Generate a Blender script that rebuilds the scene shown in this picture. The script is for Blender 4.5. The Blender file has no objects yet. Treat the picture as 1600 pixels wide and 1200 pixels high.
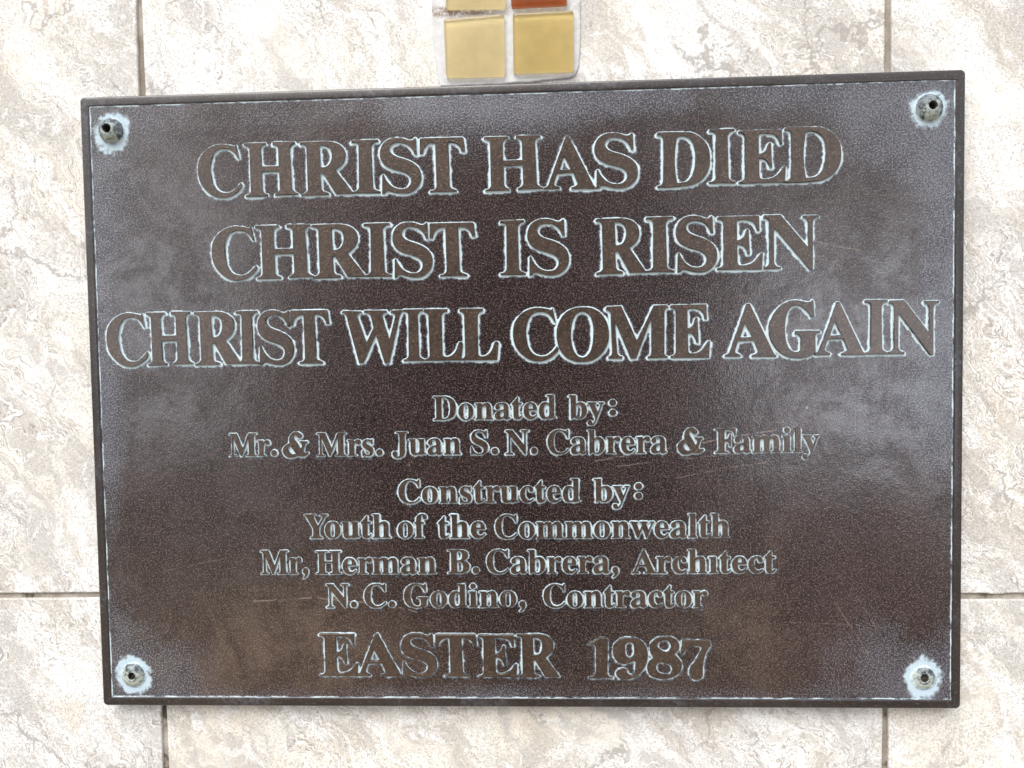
import bpy, bmesh, math, random
import numpy as np
from mathutils import Vector, Matrix
from mathutils.geometry import tessellate_polygon

random.seed(7)
R = math.radians
SC = bpy.context.scene
COL = SC.collection

# ------------------------------------------------------------------ camera
cam_data = bpy.data.cameras.new('camera')
cam_data.sensor_width = 36.0
cam_data.lens = 1155.0 / 1600.0 * 36.0
cam_data.clip_start = 0.01
cam_data.clip_end = 100.0
cam = bpy.data.objects.new('camera', cam_data)
COL.objects.link(cam)
right = Vector((0.999005, 0.041557, -0.016186))
up = Vector((0.014504, 0.040466, 0.999076))
back = Vector((0.042174, -0.998316, 0.039823))
cam.matrix_world = Matrix(((right.x, up.x, back.x, 0.0110),
                           (right.y, up.y, back.y, -0.30093),
                           (right.z, up.z, back.z, 0.01887),
                           (0, 0, 0, 1)))
SC.camera = cam

# ------------------------------------------------------------------ world and sun
SUN_EL, SUN_AZ = 52.0, 200.0
world = bpy.data.worlds.new('World')
SC.world = world
world.use_nodes = True
wn = world.node_tree.nodes
wl = world.node_tree.links
bg = wn['Background']
bg.inputs['Strength'].default_value = 0.11
sky = wn.new('ShaderNodeTexSky')
sky.sky_type = 'NISHITA'
sky.sun_disc = False
sky.sun_elevation = R(SUN_EL)
sky.sun_rotation = R(SUN_AZ)
sky.air_density = 1.6
sky.dust_density = 4.0


def wmath(op, a, b=None, c=None, clamp=False):
    n = wn.new('ShaderNodeMath')
    n.operation = op
    n.use_clamp = clamp
    for i, v in enumerate((a, b, c)):
        if v is None:
            continue
        if isinstance(v, (int, float)):
            n.inputs[i].default_value = v
        else:
            wl.new(v, n.inputs[i])
    return n.outputs[0]


def wmix(fac, a, b):
    n = wn.new('ShaderNodeMix')
    n.data_type = 'RGBA'
    if isinstance(fac, (int, float)):
        n.inputs[0].default_value = fac
    else:
        wl.new(fac, n.inputs[0])
    for s, v in ((6, a), (7, b)):
        if isinstance(v, tuple):
            n.inputs[s].default_value = (*v, 1)
        else:
            wl.new(v, n.inputs[s])
    return n.outputs[2]


def wstep(v, lo, hi):
    n = wn.new('ShaderNodeMapRange')
    n.interpolation_type = 'SMOOTHSTEP'
    wl.new(v, n.inputs[0])
    n.inputs[1].default_value = lo
    n.inputs[2].default_value = hi
    return n.outputs[0]


tc = wn.new('ShaderNodeTexCoord')
sep = wn.new('ShaderNodeSeparateXYZ')
wl.new(tc.outputs['Generated'], sep.inputs[0])
dx, dy, dz = sep.outputs
hs = wn.new('ShaderNodeHueSaturation')          # thin cloud takes most of the blue out of the sky
hs.inputs['Saturation'].default_value = 0.42
wl.new(sky.outputs[0], hs.inputs['Color'])
cl = wn.new('ShaderNodeTexNoise')
cl.inputs['Scale'].default_value = 2.2
cl.inputs['Detail'].default_value = 4
wl.new(tc.outputs['Generated'], cl.inputs['Vector'])
cloud = wstep(cl.outputs[0], 0.35, 0.7)
overcast = wmix(wmath('MULTIPLY', cloud, 0.45), hs.outputs[0], (7.5, 7.6, 7.8))
# the ground below the horizon, and the dark body of whoever stands before the plaque
ground = wstep(dz, -0.06, -0.20)
env = wmix(ground, overcast, (2.5, 2.15, 1.75))
depth = wmath('MAXIMUM', wmath('MULTIPLY', dy, -1.0), 0.02)
ta = wmath('DIVIDE', dx, depth)
tb = wmath('DIVIDE', dz, depth)


def blob(ca, cb, ra, rb, lo, hi):
    u = wmath('DIVIDE', wmath('SUBTRACT', ta, ca), ra)
    v = wmath('DIVIDE', wmath('SUBTRACT', tb, cb), rb)
    q = wmath('SQRT', wmath('ADD', wmath('MULTIPLY', u, u), wmath('MULTIPLY', v, v)))
    return wmath('SUBTRACT', 1.0, wstep(q, lo, hi))


# unseen dark mass opposite, bright side gaps, warm low patches: added to shape reflections
front0 = wstep(dy, 0.0, -0.3)
for ca, cb, ra, rb, lo, hi, colr, k in ((0.0, 0.16, 0.85, 0.50, 0.7, 1.2, (3.0, 2.9, 2.95), 0.8), (0.44, -0.02, 0.19, 0.17, 0.4, 1.4, (15.0, 15.8, 17.5), 0.85), (-0.56, 0.06, 0.14, 0.20, 0.4, 1.5, (12.0, 12.5, 13.5), 0.7),
                                        (-0.34, -0.43, 0.24, 0.10, 0.4, 1.4, (7.5, 5.2, 3.6), 0.8), (0.29, -0.36, 0.06, 0.13, 0.3, 1.6, (7.5, 5.4, 4.0), 0.8)):
    env = wmix(wmath('MULTIPLY', wmath('MULTIPLY', blob(ca, cb, ra, rb, lo, hi), front0), k), env, colr)
shapes = [(blob(-0.04, -0.04, 0.31, 0.46, 0.62, 1.25), 1.0),           (blob(-0.53, -0.17, 0.07, 0.08, 0.5, 1.3), 0.6)]
body = None
for q, k in shapes:
    q = wmath('MULTIPLY', q, k)
    body = q if body is None else wmath('MAXIMUM', body, q)
front = wstep(dy, 0.0, -0.3)
env = wmix(wmath('MULTIPLY', wmath('MULTIPLY', body, front), 0.93), env, (0.22, 0.12, 0.11))
head = wmath('MAXIMUM', blob(0.41, -0.27, 0.105, 0.105, 0.80, 1.15), blob(0.46, -0.47, 0.16, 0.16, 0.75, 1.2))
env = wmix(wmath('MULTIPLY', wmath('MULTIPLY', head, front), 0.92), env, (1.15, 0.62, 0.52))
wl.new(env, bg.inputs['Color'])

sun_data = bpy.data.lights.new('sun', 'SUN')
sun_data.energy = 1.3
sun_data.angle = R(45)
sun_data.color = (1.0, 0.965, 0.92)
sun = bpy.data.objects.new('sun', sun_data)
COL.objects.link(sun)
az, el = R(SUN_AZ), R(SUN_EL)
to_sun = Vector((math.sin(az) * math.cos(el), math.cos(az) * math.cos(el), math.sin(el)))
sun.rotation_euler = to_sun.to_track_quat('Z', 'Y').to_euler()

SC.view_settings.view_transform = 'Standard'
SC.view_settings.look = 'None'
SC.view_settings.exposure = 0.90
SC.view_settings.gamma = 1.0
SC.view_settings.use_curve_mapping = False

# ------------------------------------------------------------------ helpers
MM = 0.001


def link_mesh(name, verts, faces, mat, parent=None, smooth=False):
    me = bpy.data.meshes.new(name)
    me.from_pydata(verts, [], faces)
    me.update()
    me.materials.append(mat)
    if smooth:
        me.polygons.foreach_set('use_smooth', [True] * len(me.polygons))
    o = bpy.data.objects.new(name, me)
    COL.objects.link(o)
    o.parent = parent
    return o


def from_bm(name, bm, mat, parent=None, smooth=False):
    me = bpy.data.meshes.new(name)
    bm.normal_update()
    bm.to_mesh(me)
    bm.free()
    me.materials.append(mat)
    if smooth:
        me.polygons.foreach_set('use_smooth', [True] * len(me.polygons))
    o = bpy.data.objects.new(name, me)
    COL.objects.link(o)
    o.parent = parent
    return o


def empty(name, loc=(0, 0, 0), label=None, cat=None, parent=None):
    o = bpy.data.objects.new(name, None)
    o.empty_display_size = 0.02
    o.location = loc
    COL.objects.link(o)
    o.parent = parent
    if label:
        o['label'] = label
    if cat:
        o['category'] = cat
    return o


class Mat:
    """small node-building helper around one Principled material"""

    def __init__(self, name):
        self.m = bpy.data.materials.new(name)
        self.m.use_nodes = True
        self.t = self.m.node_tree
        self.n = self.t.nodes
        self.b = self.n['Principled BSDF']
        self.co = self.n.new('ShaderNodeTexCoord').outputs['Object']

    def put(self, sock, v):
        if isinstance(v, bpy.types.NodeSocket):
            self.t.links.new(v, sock)
        elif isinstance(v, tuple) and len(v) == 3 and sock.type == 'RGBA':
            sock.default_value = (*v, 1)
        else:
            sock.default_value = v

    def noise(self, scale, detail=2.0, rough=0.5, vec=None, dist=0.0, col=False):
        n = self.n.new('ShaderNodeTexNoise')
        self.put(n.inputs['Vector'], vec or self.co)
        n.inputs['Scale'].default_value = scale
        n.inputs['Detail'].default_value = detail
        n.inputs['Roughness'].default_value = rough
        n.inputs['Distortion'].default_value = dist
        return n.outputs[1 if col else 0]

    def voro(self, scale, vec=None, feature='F1', out=0, rand=1.0):
        n = self.n.new('ShaderNodeTexVoronoi')
        n.feature = feature
        self.put(n.inputs['Vector'], vec or self.co)
        n.inputs['Scale'].default_value = scale
        n.inputs['Randomness'].default_value = rand
        return n.outputs[out]

    def attr(self, name):
        n = self.n.new('ShaderNodeAttribute')
        n.attribute_name = name
        return n.outputs['Fac']

    def attr_vec(self, name):
        n = self.n.new('ShaderNodeAttribute')
        n.attribute_name = name
        return n.outputs['Vector']

    def math(self, op, a, b=0.0, c=0.0, clamp=False):
        n = self.n.new('ShaderNodeMath')
        n.operation = op
        n.use_clamp = clamp
        for i, v in enumerate((a, b, c)):
            self.put(n.inputs[i], v)
        return n.outputs[0]

    def step(self, v, lo, hi, a=0.0, b=1.0):
        n = self.n.new('ShaderNodeMapRange')
        n.interpolation_type = 'SMOOTHSTEP'
        for i, q in enumerate((v, lo, hi, a, b)):
            self.put(n.inputs[i], q)
        return n.outputs[0]

    def mix(self, fac, a, b, mode='MIX'):
        n = self.n.new('ShaderNodeMix')
        n.data_type = 'RGBA'
        n.blend_type = mode
        self.put(n.inputs[0], fac)
        self.put(n.inputs[6], a)
        self.put(n.inputs[7], b)
        return n.outputs[2]

    def vmath(self, op, a, b=(0, 0, 0), scale=None):
        n = self.n.new('ShaderNodeVectorMath')
        n.operation = op
        self.put(n.inputs[0], a)
        self.put(n.inputs[1], b)
        if scale is not None:
            self.put(n.inputs['Scale'], scale)
        return n.outputs[0]

    def mapping(self, vec, scale=(1, 1, 1), rot=(0, 0, 0), loc=(0, 0, 0)):
        n = self.n.new('ShaderNodeMapping')
        self.put(n.inputs[0], vec)
        n.inputs['Location'].default_value = loc
        n.inputs['Rotation'].default_value = rot
        n.inputs['Scale'].default_value = scale
        return n.outputs[0]

    def bump(self, height, strength, dist, normal=None):
        n = self.n.new('ShaderNodeBump')
        n.inputs['Strength'].default_value = strength
        n.inputs['Distance'].default_value = dist
        self.put(n.inputs['Height'], height)
        if normal is not None:
            self.put(n.inputs['Normal'], normal)
        return n.outputs[0]

    def out(self, **kw):
        for k, v in kw.items():
            self.put(self.b.inputs[k.replace('_', ' ')], v)
        return self.m


# ------------------------------------------------------------------ materials
def tile_material():
    s = Mat('stone_look_ceramic')
    off = s.attr_vec('tile_offset')
    v = s.vmath('ADD', s.co, off)
    warp = s.vmath('SCALE', s.vmath('SUBTRACT', s.noise(14, 5, 0.6, v, col=True), (0.5, 0.5, 0.5)), scale=0.06)
    vw = s.vmath('ADD', v, warp)
    vr = s.mapping(vw, rot=(0, R(36), 0))
    streak = s.mapping(vr, scale=(34, 1, 9))
    st = s.noise(1.0, 7, 0.66, streak)
    st2 = s.noise(1.6, 6, 0.64, s.vmath('ADD', streak, (13.1, 2.0, 5.7)))
    big = s.noise(9, 4, 0.55, vw)
    c = s.mix(s.step(big, 0.38, 0.58), (0.80, 0.765, 0.685), (0.79, 0.795, 0.79))
    c = s.mix(s.step(st, 0.50, 0.57, 0, 0.85), c, (0.560, 0.530, 0.475))
    c = s.mix(s.step(st2, 0.515, 0.57, 0, 0.8), c, (0.55, 0.54, 0.52))
    c = s.mix(s.step(st2, 0.44, 0.39, 0, 0.9), c, (0.90, 0.91, 0.92))
    mid = s.noise(95, 4, 0.7, vw, dist=0.6)
    c = s.mix(s.math('MULTIPLY', s.step(mid, 0.53, 0.60, 0, 0.5), s.step(big, 0.62, 0.42)), c, (0.56, 0.53, 0.50))
    c = s.mix(s.step(mid, 0.44, 0.38, 0, 0.6), c, (0.90, 0.90, 0.90))
    tan = s.noise(32, 4, 0.6, s.vmath('ADD', vw, (4.0, 9.0, 2.0)))
    c = s.mix(s.step(tan, 0.60, 0.72, 0, 0.42), c, (0.73, 0.60, 0.45))
    # the worm-like grain of the printed stone, well under a millimetre across
    wv = s.vmath('ADD', v, s.vmath('SCALE', s.noise(420, 2, 0.6, v, col=True), scale=0.0022))
    wm = s.noise(640, 2, 0.55, wv)
    worm = s.step(s.math('ABSOLUTE', s.math('SUBTRACT', wm, 0.5)), 0.0, 0.040, 1, 0)
    wmask = s.step(s.noise(30, 5, 0.65, vw), 0.34, 0.56, 0.3, 1.0)
    c = s.mix(s.math('MULTIPLY', s.math('MULTIPLY', worm, wmask), 0.8), c, (0.29, 0.27, 0.25))
    gr = s.noise(1350, 2, 0.7, v)
    c = s.mix(s.step(gr, 0.55, 0.68, 0, 0.6), c, (0.38, 0.355, 0.335))
    c = s.mix(s.step(gr, 0.43, 0.32, 0, 0.6), c, (0.90, 0.90, 0.89))
    # long wandering cracks and short veins
    cv = s.vmath('ADD', v, s.vmath('SCALE', s.noise(45, 5, 0.65, v, col=True), scale=0.030))
    edge = s.voro(17, s.mapping(cv, scale=(1.25, 1, 0.8)), 'DISTANCE_TO_EDGE')
    crack = s.math('MULTIPLY', s.step(edge, 0.004, 0.017, 1, 0), s.step(s.noise(24, 3, 0.5, s.vmath('ADD', v, (1, 5, 3))), 0.49, 0.58))
    # banding lines that follow the streaks: a dark hairline with a white one beside it
    keep = s.step(s.noise(13, 3, 0.55, s.vmath('ADD', v, (6, 2, 9))), 0.42, 0.50)
    for src, lvl, k in ((st, 0.50, 0.75), (st2, 0.515, 0.6), (st, 0.575, 0.5), (st2, 0.44, 0.4)):
        line = s.step(s.math('ABSOLUTE', s.math('SUBTRACT', src, lvl)), 0.001, 0.0055, 1, 0)
        c = s.mix(s.math('MULTIPLY', s.math('MULTIPLY', line, keep), k), c, (0.29, 0.26, 0.24))
        pale = s.step(s.math('ABSOLUTE', s.math('SUBTRACT', src, lvl - 0.013)), 0.002, 0.008, 1, 0)
        c = s.mix(s.math('MULTIPLY', s.math('MULTIPLY', pale, keep), k), c, (0.91, 0.91, 0.91))
    c = s.mix(s.math('MULTIPLY', crack, 0.7), c, (0.33, 0.31, 0.295))
    h = s.math('ADD', s.math('MULTIPLY', wm, 0.6), s.math('ADD', s.math('MULTIPLY', gr, 0.5), s.math('MULTIPLY', st, 1.5)))
    return s.out(Base_Color=c, Roughness=0.62, Normal=s.bump(h, 0.20, 0.0005), Specular_IOR_Level=0.4)


def grout_material():
    s = Mat('weathered_grout')
    n = s.noise(120, 4, 0.6)
    c = s.mix(s.step(n, 0.35, 0.65), (0.29, 0.255, 0.215), (0.47, 0.44, 0.395))
    zz = s.n.new('ShaderNodeSeparateXYZ')
    s.put(zz.inputs[0], s.co)
    damp = s.step(zz.outputs[2], 0.11, -0.09, 0.0, 1.0)
    moss = s.math('MULTIPLY', damp, s.step(s.noise(75, 5, 0.7, s.vmath('ADD', s.co, (3.3, 0, 1.1))), 0.50, 0.60))
    c = s.mix(s.step(s.noise(22, 3, 0.6), 0.42, 0.6, 0, 0.6), c, (0.215, 0.175, 0.135))
    c = s.mix(s.math('MULTIPLY', moss, 0.85), c, (0.040, 0.036, 0.018))
    return s.out(Base_Color=c, Roughness=0.95, Normal=s.bump(s.noise(900, 3, 0.6), 0.7, 0.0006))


def bronze_field_material():
    s = Mat('dark_cast_bronze')
    pat, film_sheen = s.attr('patina'), s.attr('film_sheen')
    cast = s.noise(1700, 0, 0.5)                    # grain of the sand casting
    cast2 = s.noise(560, 3, 0.65, s.vmath('ADD', s.co, (1.7, 0.3, 4.4)))
    c = s.mix(s.step(s.noise(26, 4, 0.6), 0.35, 0.65), (0.012, 0.0070, 0.0066), (0.027, 0.0165, 0.0150))
    c = s.mix(s.step(s.noise(70, 6, 0.75, s.vmath('ADD', s.co, (3, 3, 8)), dist=0.6), 0.50, 0.64, 0, 0.55), c, (0.046, 0.034, 0.034))
    c = s.mix(s.step(s.noise(300, 3, 0.6), 0.45, 0.7, 0, 0.6), c, (0.006, 0.0045, 0.0045))
    fm = s.math('ADD', film_sheen, s.math('MULTIPLY', s.math('SUBTRACT', cast2, 0.5), 0.55))
    c = s.mix(s.step(fm, 0.05, 0.95, 0, 0.9), c, (0.085, 0.092, 0.118))  # grey-blue of the oxide and of the painted sheen
    c = s.mix(s.math('MULTIPLY', s.step(cast, 0.50, 0.66, 0, 0.9), s.step(cast2, 0.36, 0.58, 0.25, 1.0)), c, (0.125, 0.088, 0.084))
    c = s.mix(s.step(cast, 0.44, 0.30, 0, 0.8), c, (0.004, 0.003, 0.003))
    c = s.mix(s.math('MULTIPLY', s.step(film_sheen, 0.12, 0.5), s.step(cast, 0.54, 0.66, 0, 0.42)), c, (0.27, 0.30, 0.38))
    c = s.mix(s.math('MULTIPLY', s.attr('scratch'), s.step(s.noise(260, 2, 0.6), 0.40, 0.55)), c, (0.30, 0.24, 0.21))
    pw = s.attr('powder')
    pf = s.math('MULTIPLY', pw, s.step(s.noise(330, 4, 0.7, s.vmath('ADD', s.co, (2, 8, 1))), 0.30, 0.62, 0.35, 1.0))
    pn = s.math('ADD', pat, s.math('MULTIPLY', s.math('SUBTRACT', s.noise(620, 3, 0.65, s.vmath('ADD', s.co, (7, 2, 5))), 0.5), 0.9))
    c = s.mix(s.step(pn, 0.20, 0.44, 0, 0.75), c, (0.115, 0.145, 0.20))
    c = s.mix(s.step(pn, 0.40, 0.72, 0, 0.97), c, (0.60, 0.73, 0.78))
    c = s.mix(s.step(pf, 0.02, 0.75, 0, 0.95), c, (0.50, 0.635, 0.73))
    pn = s.math('MAXIMUM', pn, s.math('MULTIPLY', pf, 0.8))
    rough = s.math('ADD', s.step(pn, 0.2, 0.6, 0.24, 0.8), s.math('MULTIPLY', film_sheen, 0.10))
    metal = s.step(pn, 0.15, 0.5, 0.15, 0.0)
    h = s.math('ADD', cast, s.math('MULTIPLY', cast2, 0.8))
    # the sheen is rubbed away in blotches of every size
    blot = s.math('ADD', s.math('MULTIPLY', s.noise(34, 6, 0.72, s.vmath('ADD', s.co, (9, 1, 4)), dist=0.8), 0.7), s.math('MULTIPLY', s.noise(150, 4, 0.7), 0.3))
    worn = s.step(blot, 0.40, 0.60, 0.42, 1.0)
    return s.out(Base_Color=c, Roughness=rough, Metallic=metal, Normal=s.bump(h, 0.28, 0.0003), Specular_IOR_Level=0.6,
                 Coat_Weight=s.math('MULTIPLY', s.step(pn, 0.25, 0.6, 1.0, 0.05), worn), Coat_IOR=1.80,
                 Coat_Roughness=s.math('ADD', s.math('SUBTRACT', 0.23, s.math('MULTIPLY', worn, 0.13)), s.math('MULTIPLY', film_sheen, 0.20)),
                 Coat_Normal=s.bump(h, 0.05, 0.0003))


def bronze_raised_material():
    s = Mat('worn_raised_bronze')
    side = s.attr('side')
    cast = s.noise(1400, 1, 0.5)
    c = s.mix(s.step(s.noise(45, 4, 0.6), 0.35, 0.65), (0.045, 0.033, 0.0265), (0.067, 0.050, 0.040))
    c = s.mix(s.step(s.noise(480, 3, 0.65), 0.47, 0.66, 0, 0.7), c, (0.022, 0.016, 0.012))
    c = s.mix(s.step(cast, 0.57, 0.71, 0, 0.6), c, (0.22, 0.155, 0.12))
    sn = s.math('ADD', side, s.math('MULTIPLY', s.math('SUBTRACT', s.noise(420, 3, 0.65), 0.5), 0.9))
    sn = s.math('ADD', sn, s.math('MULTIPLY', s.math('SUBTRACT', s.noise(75, 3, 0.6, s.vmath('ADD', s.co, (5, 5, 1))), 0.55), s.math('MULTIPLY', side, 1.6)))
    c = s.mix(s.step(sn, 0.12, 0.30, 0, 0.75), c, (0.022, 0.022, 0.025))
    c = s.mix(s.step(sn, 0.45, 0.75, 0, 0.92), c, (0.54, 0.665, 0.72))
    return s.out(Base_Color=c, Roughness=s.step(sn, 0.2, 0.7, 0.30, 0.8), Metallic=s.step(sn, 0.2, 0.6, 0.2, 0.0),
                 Normal=s.bump(cast, 0.32, 0.0003), Specular_IOR_Level=0.5,
                 Coat_Weight=s.step(sn, 0.25, 0.6, 1.0, 0.05), Coat_IOR=1.55, Coat_Roughness=0.22, Coat_Tint=(1.0, 0.93, 0.88), Coat_Normal=s.bump(cast, 0.12, 0.0003))


def border_material():
    s = Mat('dark_bronze_border')
    side = s.attr('side')
    cast = s.noise(1500, 1, 0.5)
    cast2 = s.noise(560, 3, 0.65)
    c = s.mix(s.step(s.noise(30, 4, 0.6), 0.35, 0.65), (0.009, 0.0065, 0.006), (0.021, 0.0145, 0.013))
    c = s.mix(s.math('MULTIPLY', s.step(cast, 0.55, 0.70, 0, 0.7), s.step(cast2, 0.4, 0.6, 0.2, 1.0)), c, (0.13, 0.10, 0.10))
    ex = s.noise(48, 3, 0.6, s.vmath('ADD', s.co, (2.2, 0, 9.1)))
    c = s.mix(s.math('MULTIPLY', s.step(ex, 0.48, 0.70, 0, 0.6), s.step(cast2, 0.38, 0.62)), c, (0.10, 0.105, 0.135))
    sn = s.math('ADD', side, s.math('MULTIPLY', s.math('SUBTRACT', s.noise(120, 5, 0.75), 0.52), 2.0))
    c = s.mix(s.step(sn, 0.62, 0.95, 0, 0.9), c, (0.50, 0.63, 0.71))
    return s.out(Base_Color=c, Roughness=0.4, Metallic=0.1, Normal=s.bump(cast2, 0.3, 0.0003), Specular_IOR_Level=0.6,
                 Coat_Weight=0.55, Coat_IOR=1.6, Coat_Roughness=0.22)


def bolt_material():
    s = Mat('corroded_bolt_steel')
    cr = s.attr('crust')
    n = s.noise(520, 4, 0.65)
    c = s.mix(s.step(n, 0.38, 0.62), (0.05, 0.06, 0.072), (0.20, 0.235, 0.26))
    c = s.mix(s.step(s.noise(330, 3, 0.6, s.vmath('ADD', s.co, (4, 1, 2))), 0.50, 0.66, 0, 0.8), c, (0.42, 0.50, 0.50))
    cn = s.math('ADD', cr, s.math('MULTIPLY', s.math('SUBTRACT', n, 0.5), 1.1))
    c = s.mix(s.step(cn, 0.50, 0.85, 0, 0.85), c, (0.50, 0.565, 0.50))
    return s.out(Base_Color=c, Roughness=0.75, Metallic=0.0, Normal=s.bump(n, 1.0, 0.0008))


def crust_material():
    s = Mat('pale_verdigris_crust')
    n = s.noise(480, 4, 0.65)
    c = s.mix(s.step(n, 0.36, 0.64), (0.34, 0.46, 0.56), (0.62, 0.73, 0.76))
    c = s.mix(s.step(s.noise(210, 3, 0.6), 0.55, 0.72, 0, 0.6), c, (0.62, 0.60, 0.42))
    return s.out(Base_Color=c, Roughness=0.9, Normal=s.bump(n, 0.8, 0.0006))


def hole_material():
    s = Mat('dirty_bolt_socket')
    c = s.mix(s.step(s.noise(800, 3, 0.6), 0.45, 0.65), (0.012, 0.011, 0.010), (0.10, 0.07, 0.05))
    return s.out(Base_Color=c, Roughness=0.8)


def glass_material(name, tint):
    s = Mat(name)
    return s.out(Base_Color=tint, Roughness=0.10, Transmission_Weight=1.0, IOR=1.5,
                 Normal=s.bump(s.noise(45, 2, 0.5), 0.12, 0.002))


def back_material(name, base):
    s = Mat(name)
    n = s.noise(90, 4, 0.6)
    c = s.mix(s.step(n, 0.3, 0.7), base, tuple(x * 0.86 for x in base))
    return s.out(Base_Color=c, Roughness=0.6)


def mortar_material():
    s = Mat('pale_mortar')
    n = s.noise(300, 4, 0.65)
    c = s.mix(s.step(n, 0.35, 0.65), (0.60, 0.605, 0.62), (0.70, 0.715, 0.74))
    z = s.n.new('ShaderNodeSeparateXYZ')
    s.put(z.inputs[0], s.co)
    # rusty stains under the upper pair of glass tiles
    band = s.step(s.math('ABSOLUTE', s.math('SUBTRACT', z.outputs[2], 0.1598)), 0.0008, 0.0032, 1, 0)
    side = s.step(z.outputs[0], -0.002, -0.016, 0.25, 1.0)
    rust = s.math('MULTIPLY', s.math('MULTIPLY', band, side), s.step(s.noise(420, 4, 0.7), 0.40, 0.55))
    c = s.mix(s.math('MULTIPLY', rust, 0.85), c, (0.20, 0.115, 0.06))
    c = s.mix(s.step(s.noise(700, 3, 0.6), 0.62, 0.75, 0, 0.5), c, (0.40, 0.38, 0.36))
    return s.out(Base_Color=c, Roughness=0.9, Normal=s.bump(n, 0.35, 0.0005))


M_TILE, M_GROUT = tile_material(), grout_material()
M_FIELD, M_RAISED, M_BORDER = bronze_field_material(), bronze_raised_material(), border_material()
M_BOLT, M_CRUST, M_HOLE = bolt_material(), crust_material(), hole_material()
M_GLASS = (glass_material('honey_yellow_glass', (0.97, 0.93, 0.78)), back_material('honey_yellow_backing', (0.83, 0.67, 0.31)))
M_GLASS2 = (glass_material('pale_yellow_glass', (0.98, 0.95, 0.84)), back_material('pale_yellow_backing', (0.92, 0.79, 0.48)))
M_AMBER = (glass_material('burnt_orange_glass', (0.95, 0.70, 0.45)), back_material('burnt_orange_backing', (0.44, 0.115, 0.018)))
M_MORTAR = mortar_material()

# ------------------------------------------------------------------ wall
WALL_Y = 8.0          # tile faces stand 8 mm behind the plaque's raised faces


def set_attr(o, name, values):
    a = o.data.attributes.new(name, 'FLOAT', 'POINT')
    a.data.foreach_set('value', np.asarray(values, dtype=np.float32))


wall = empty('tiled_wall', (0, WALL_Y * MM, 0), 'cream stone-look ceramic tiled wall with brown veins behind the bronze plaque', 'wall')
bm = bmesh.new()
lay = bm.verts.layers.float_vector.new('tile_offset')
cols = [(-772.6, -467.3), (-465.0, -157.1), (-154.8, 150.4), (152.9, 458.4), (460.8, 766.2)]
joint = {0: (-81.2, -83.6), 1: (-81.3, -83.7), 2: (-82.1, -84.5), 3: (-82.9, -85.5), 4: (-83.0, -85.5)}
for ci, (xa, xb) in enumerate(cols):
    jt, jb = joint[ci]
    rows = [(jt + 307.6, jt + 612.8), (jt, jt + 305.2), (jb - 305.2, jb), (jb - 612.8, jb - 307.6)]
    for za, zb in rows:
        off = Vector((random.uniform(-9, 9), random.uniform(-9, 9), random.uniform(-9, 9)))
        j = [random.uniform(-0.25, 0.25) for _ in range(4)]
        e = 0.55
        y0 = random.uniform(-0.12, 0.12)
        seg = 56
        base = []
        cor = ((xa, za), (xb, za), (xb, zb), (xa, zb))
        for k in range(4):
            (x1, z1), (x2, z2) = cor[k], cor[(k + 1) % 4]
            wob = [random.gauss(0, 0.13) for _ in range(seg + 1)]
            for q in range(seg):
                f = q / seg
                w_ = (wob[q] + wob[q - 1] + 0.8 * math.sin(f * 9 + k + ci)) * 0.45 * min(1, f * 20, (1 - f) * 20) * 0.6
                if random.random() < 0.03:
                    w_ += 0.45 * (1 if k in (1, 2) else 1)
                nx_, nz_ = ((0, -1), (-1, 0), (0, 1), (1, 0))[k]
                base.append((x1 + (x2 - x1) * f + nx_ * max(w_, -0.2), z1 + (z2 - z1) * f + nz_ * max(w_, -0.2)))
        xm, zm = (xa + xb) / 2, (za + zb) / 2
        ring = []
        for d, y in ((0, 7.5), (0, 0.55), (e * 0.3, 0.16), (e, 0.0)):
            sx_, sz_ = 1 - 2 * d / abs(xb - xa), 1 - 2 * d / abs(zb - za)
            ring.append([bm.verts.new(((xm + (x - xm) * sx_) * MM, (y + y0) * MM, (zm + (z - zm) * sz_) * MM)) for x, z in base])
        for vs in ring:
            for vv in vs:
                vv[lay] = off
        n_ = len(base)
        for a_, b_ in zip(ring, ring[1:]):
            for k in range(n_):
                bm.faces.new((a_[k], a_[(k + 1) % n_], b_[(k + 1) % n_], b_[k]))
        bm.faces.new(ring[-1])
        bm.faces.new(ring[0][::-1])
bmesh.ops.recalc_face_normals(bm, faces=bm.faces)
from_bm('tile_facing', bm, M_TILE, wall)
GZ = (-720.0, 555.0)
link_mesh('grout', [(-0.7726, 0.0013, GZ[0] * MM), (0.7662, 0.0013, GZ[0] * MM), (0.7662, 0.0013, GZ[1] * MM), (-0.7726, 0.0013, GZ[1] * MM),
                    (-0.7726, 0.0085, GZ[0] * MM), (0.7662, 0.0085, GZ[0] * MM), (0.7662, 0.0085, GZ[1] * MM), (-0.7726, 0.0085, GZ[1] * MM)],
          [(0, 1, 2, 3), (7, 6, 5, 4), (0, 4, 5, 1), (1, 5, 6, 2), (2, 6, 7, 3), (3, 7, 4, 0)], M_GROUT, wall)

# ------------------------------------------------------------------ glass mosaic strip above the plaque
mosaic = empty('glass_mosaic_strip', (0, 0, 0), 'small yellow and burnt orange glass tiles set in pale mortar above the plaque', 'mosaic')


def catmull(pts, n=5):
    out = []
    N = len(pts)
    for i in range(N):
        p0, p1, p2, p3 = (Vector(pts[(i + k - 1) % N]) for k in range(4))
        for k in range(n):
            t = k / n
            out.append(0.5 * ((2 * p1) + (p2 - p0) * t + (2 * p0 - 5 * p1 + 4 * p2 - p3) * t * t + (3 * p1 - p0 - 3 * p2 + p3) * t ** 3))
    return out


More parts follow.
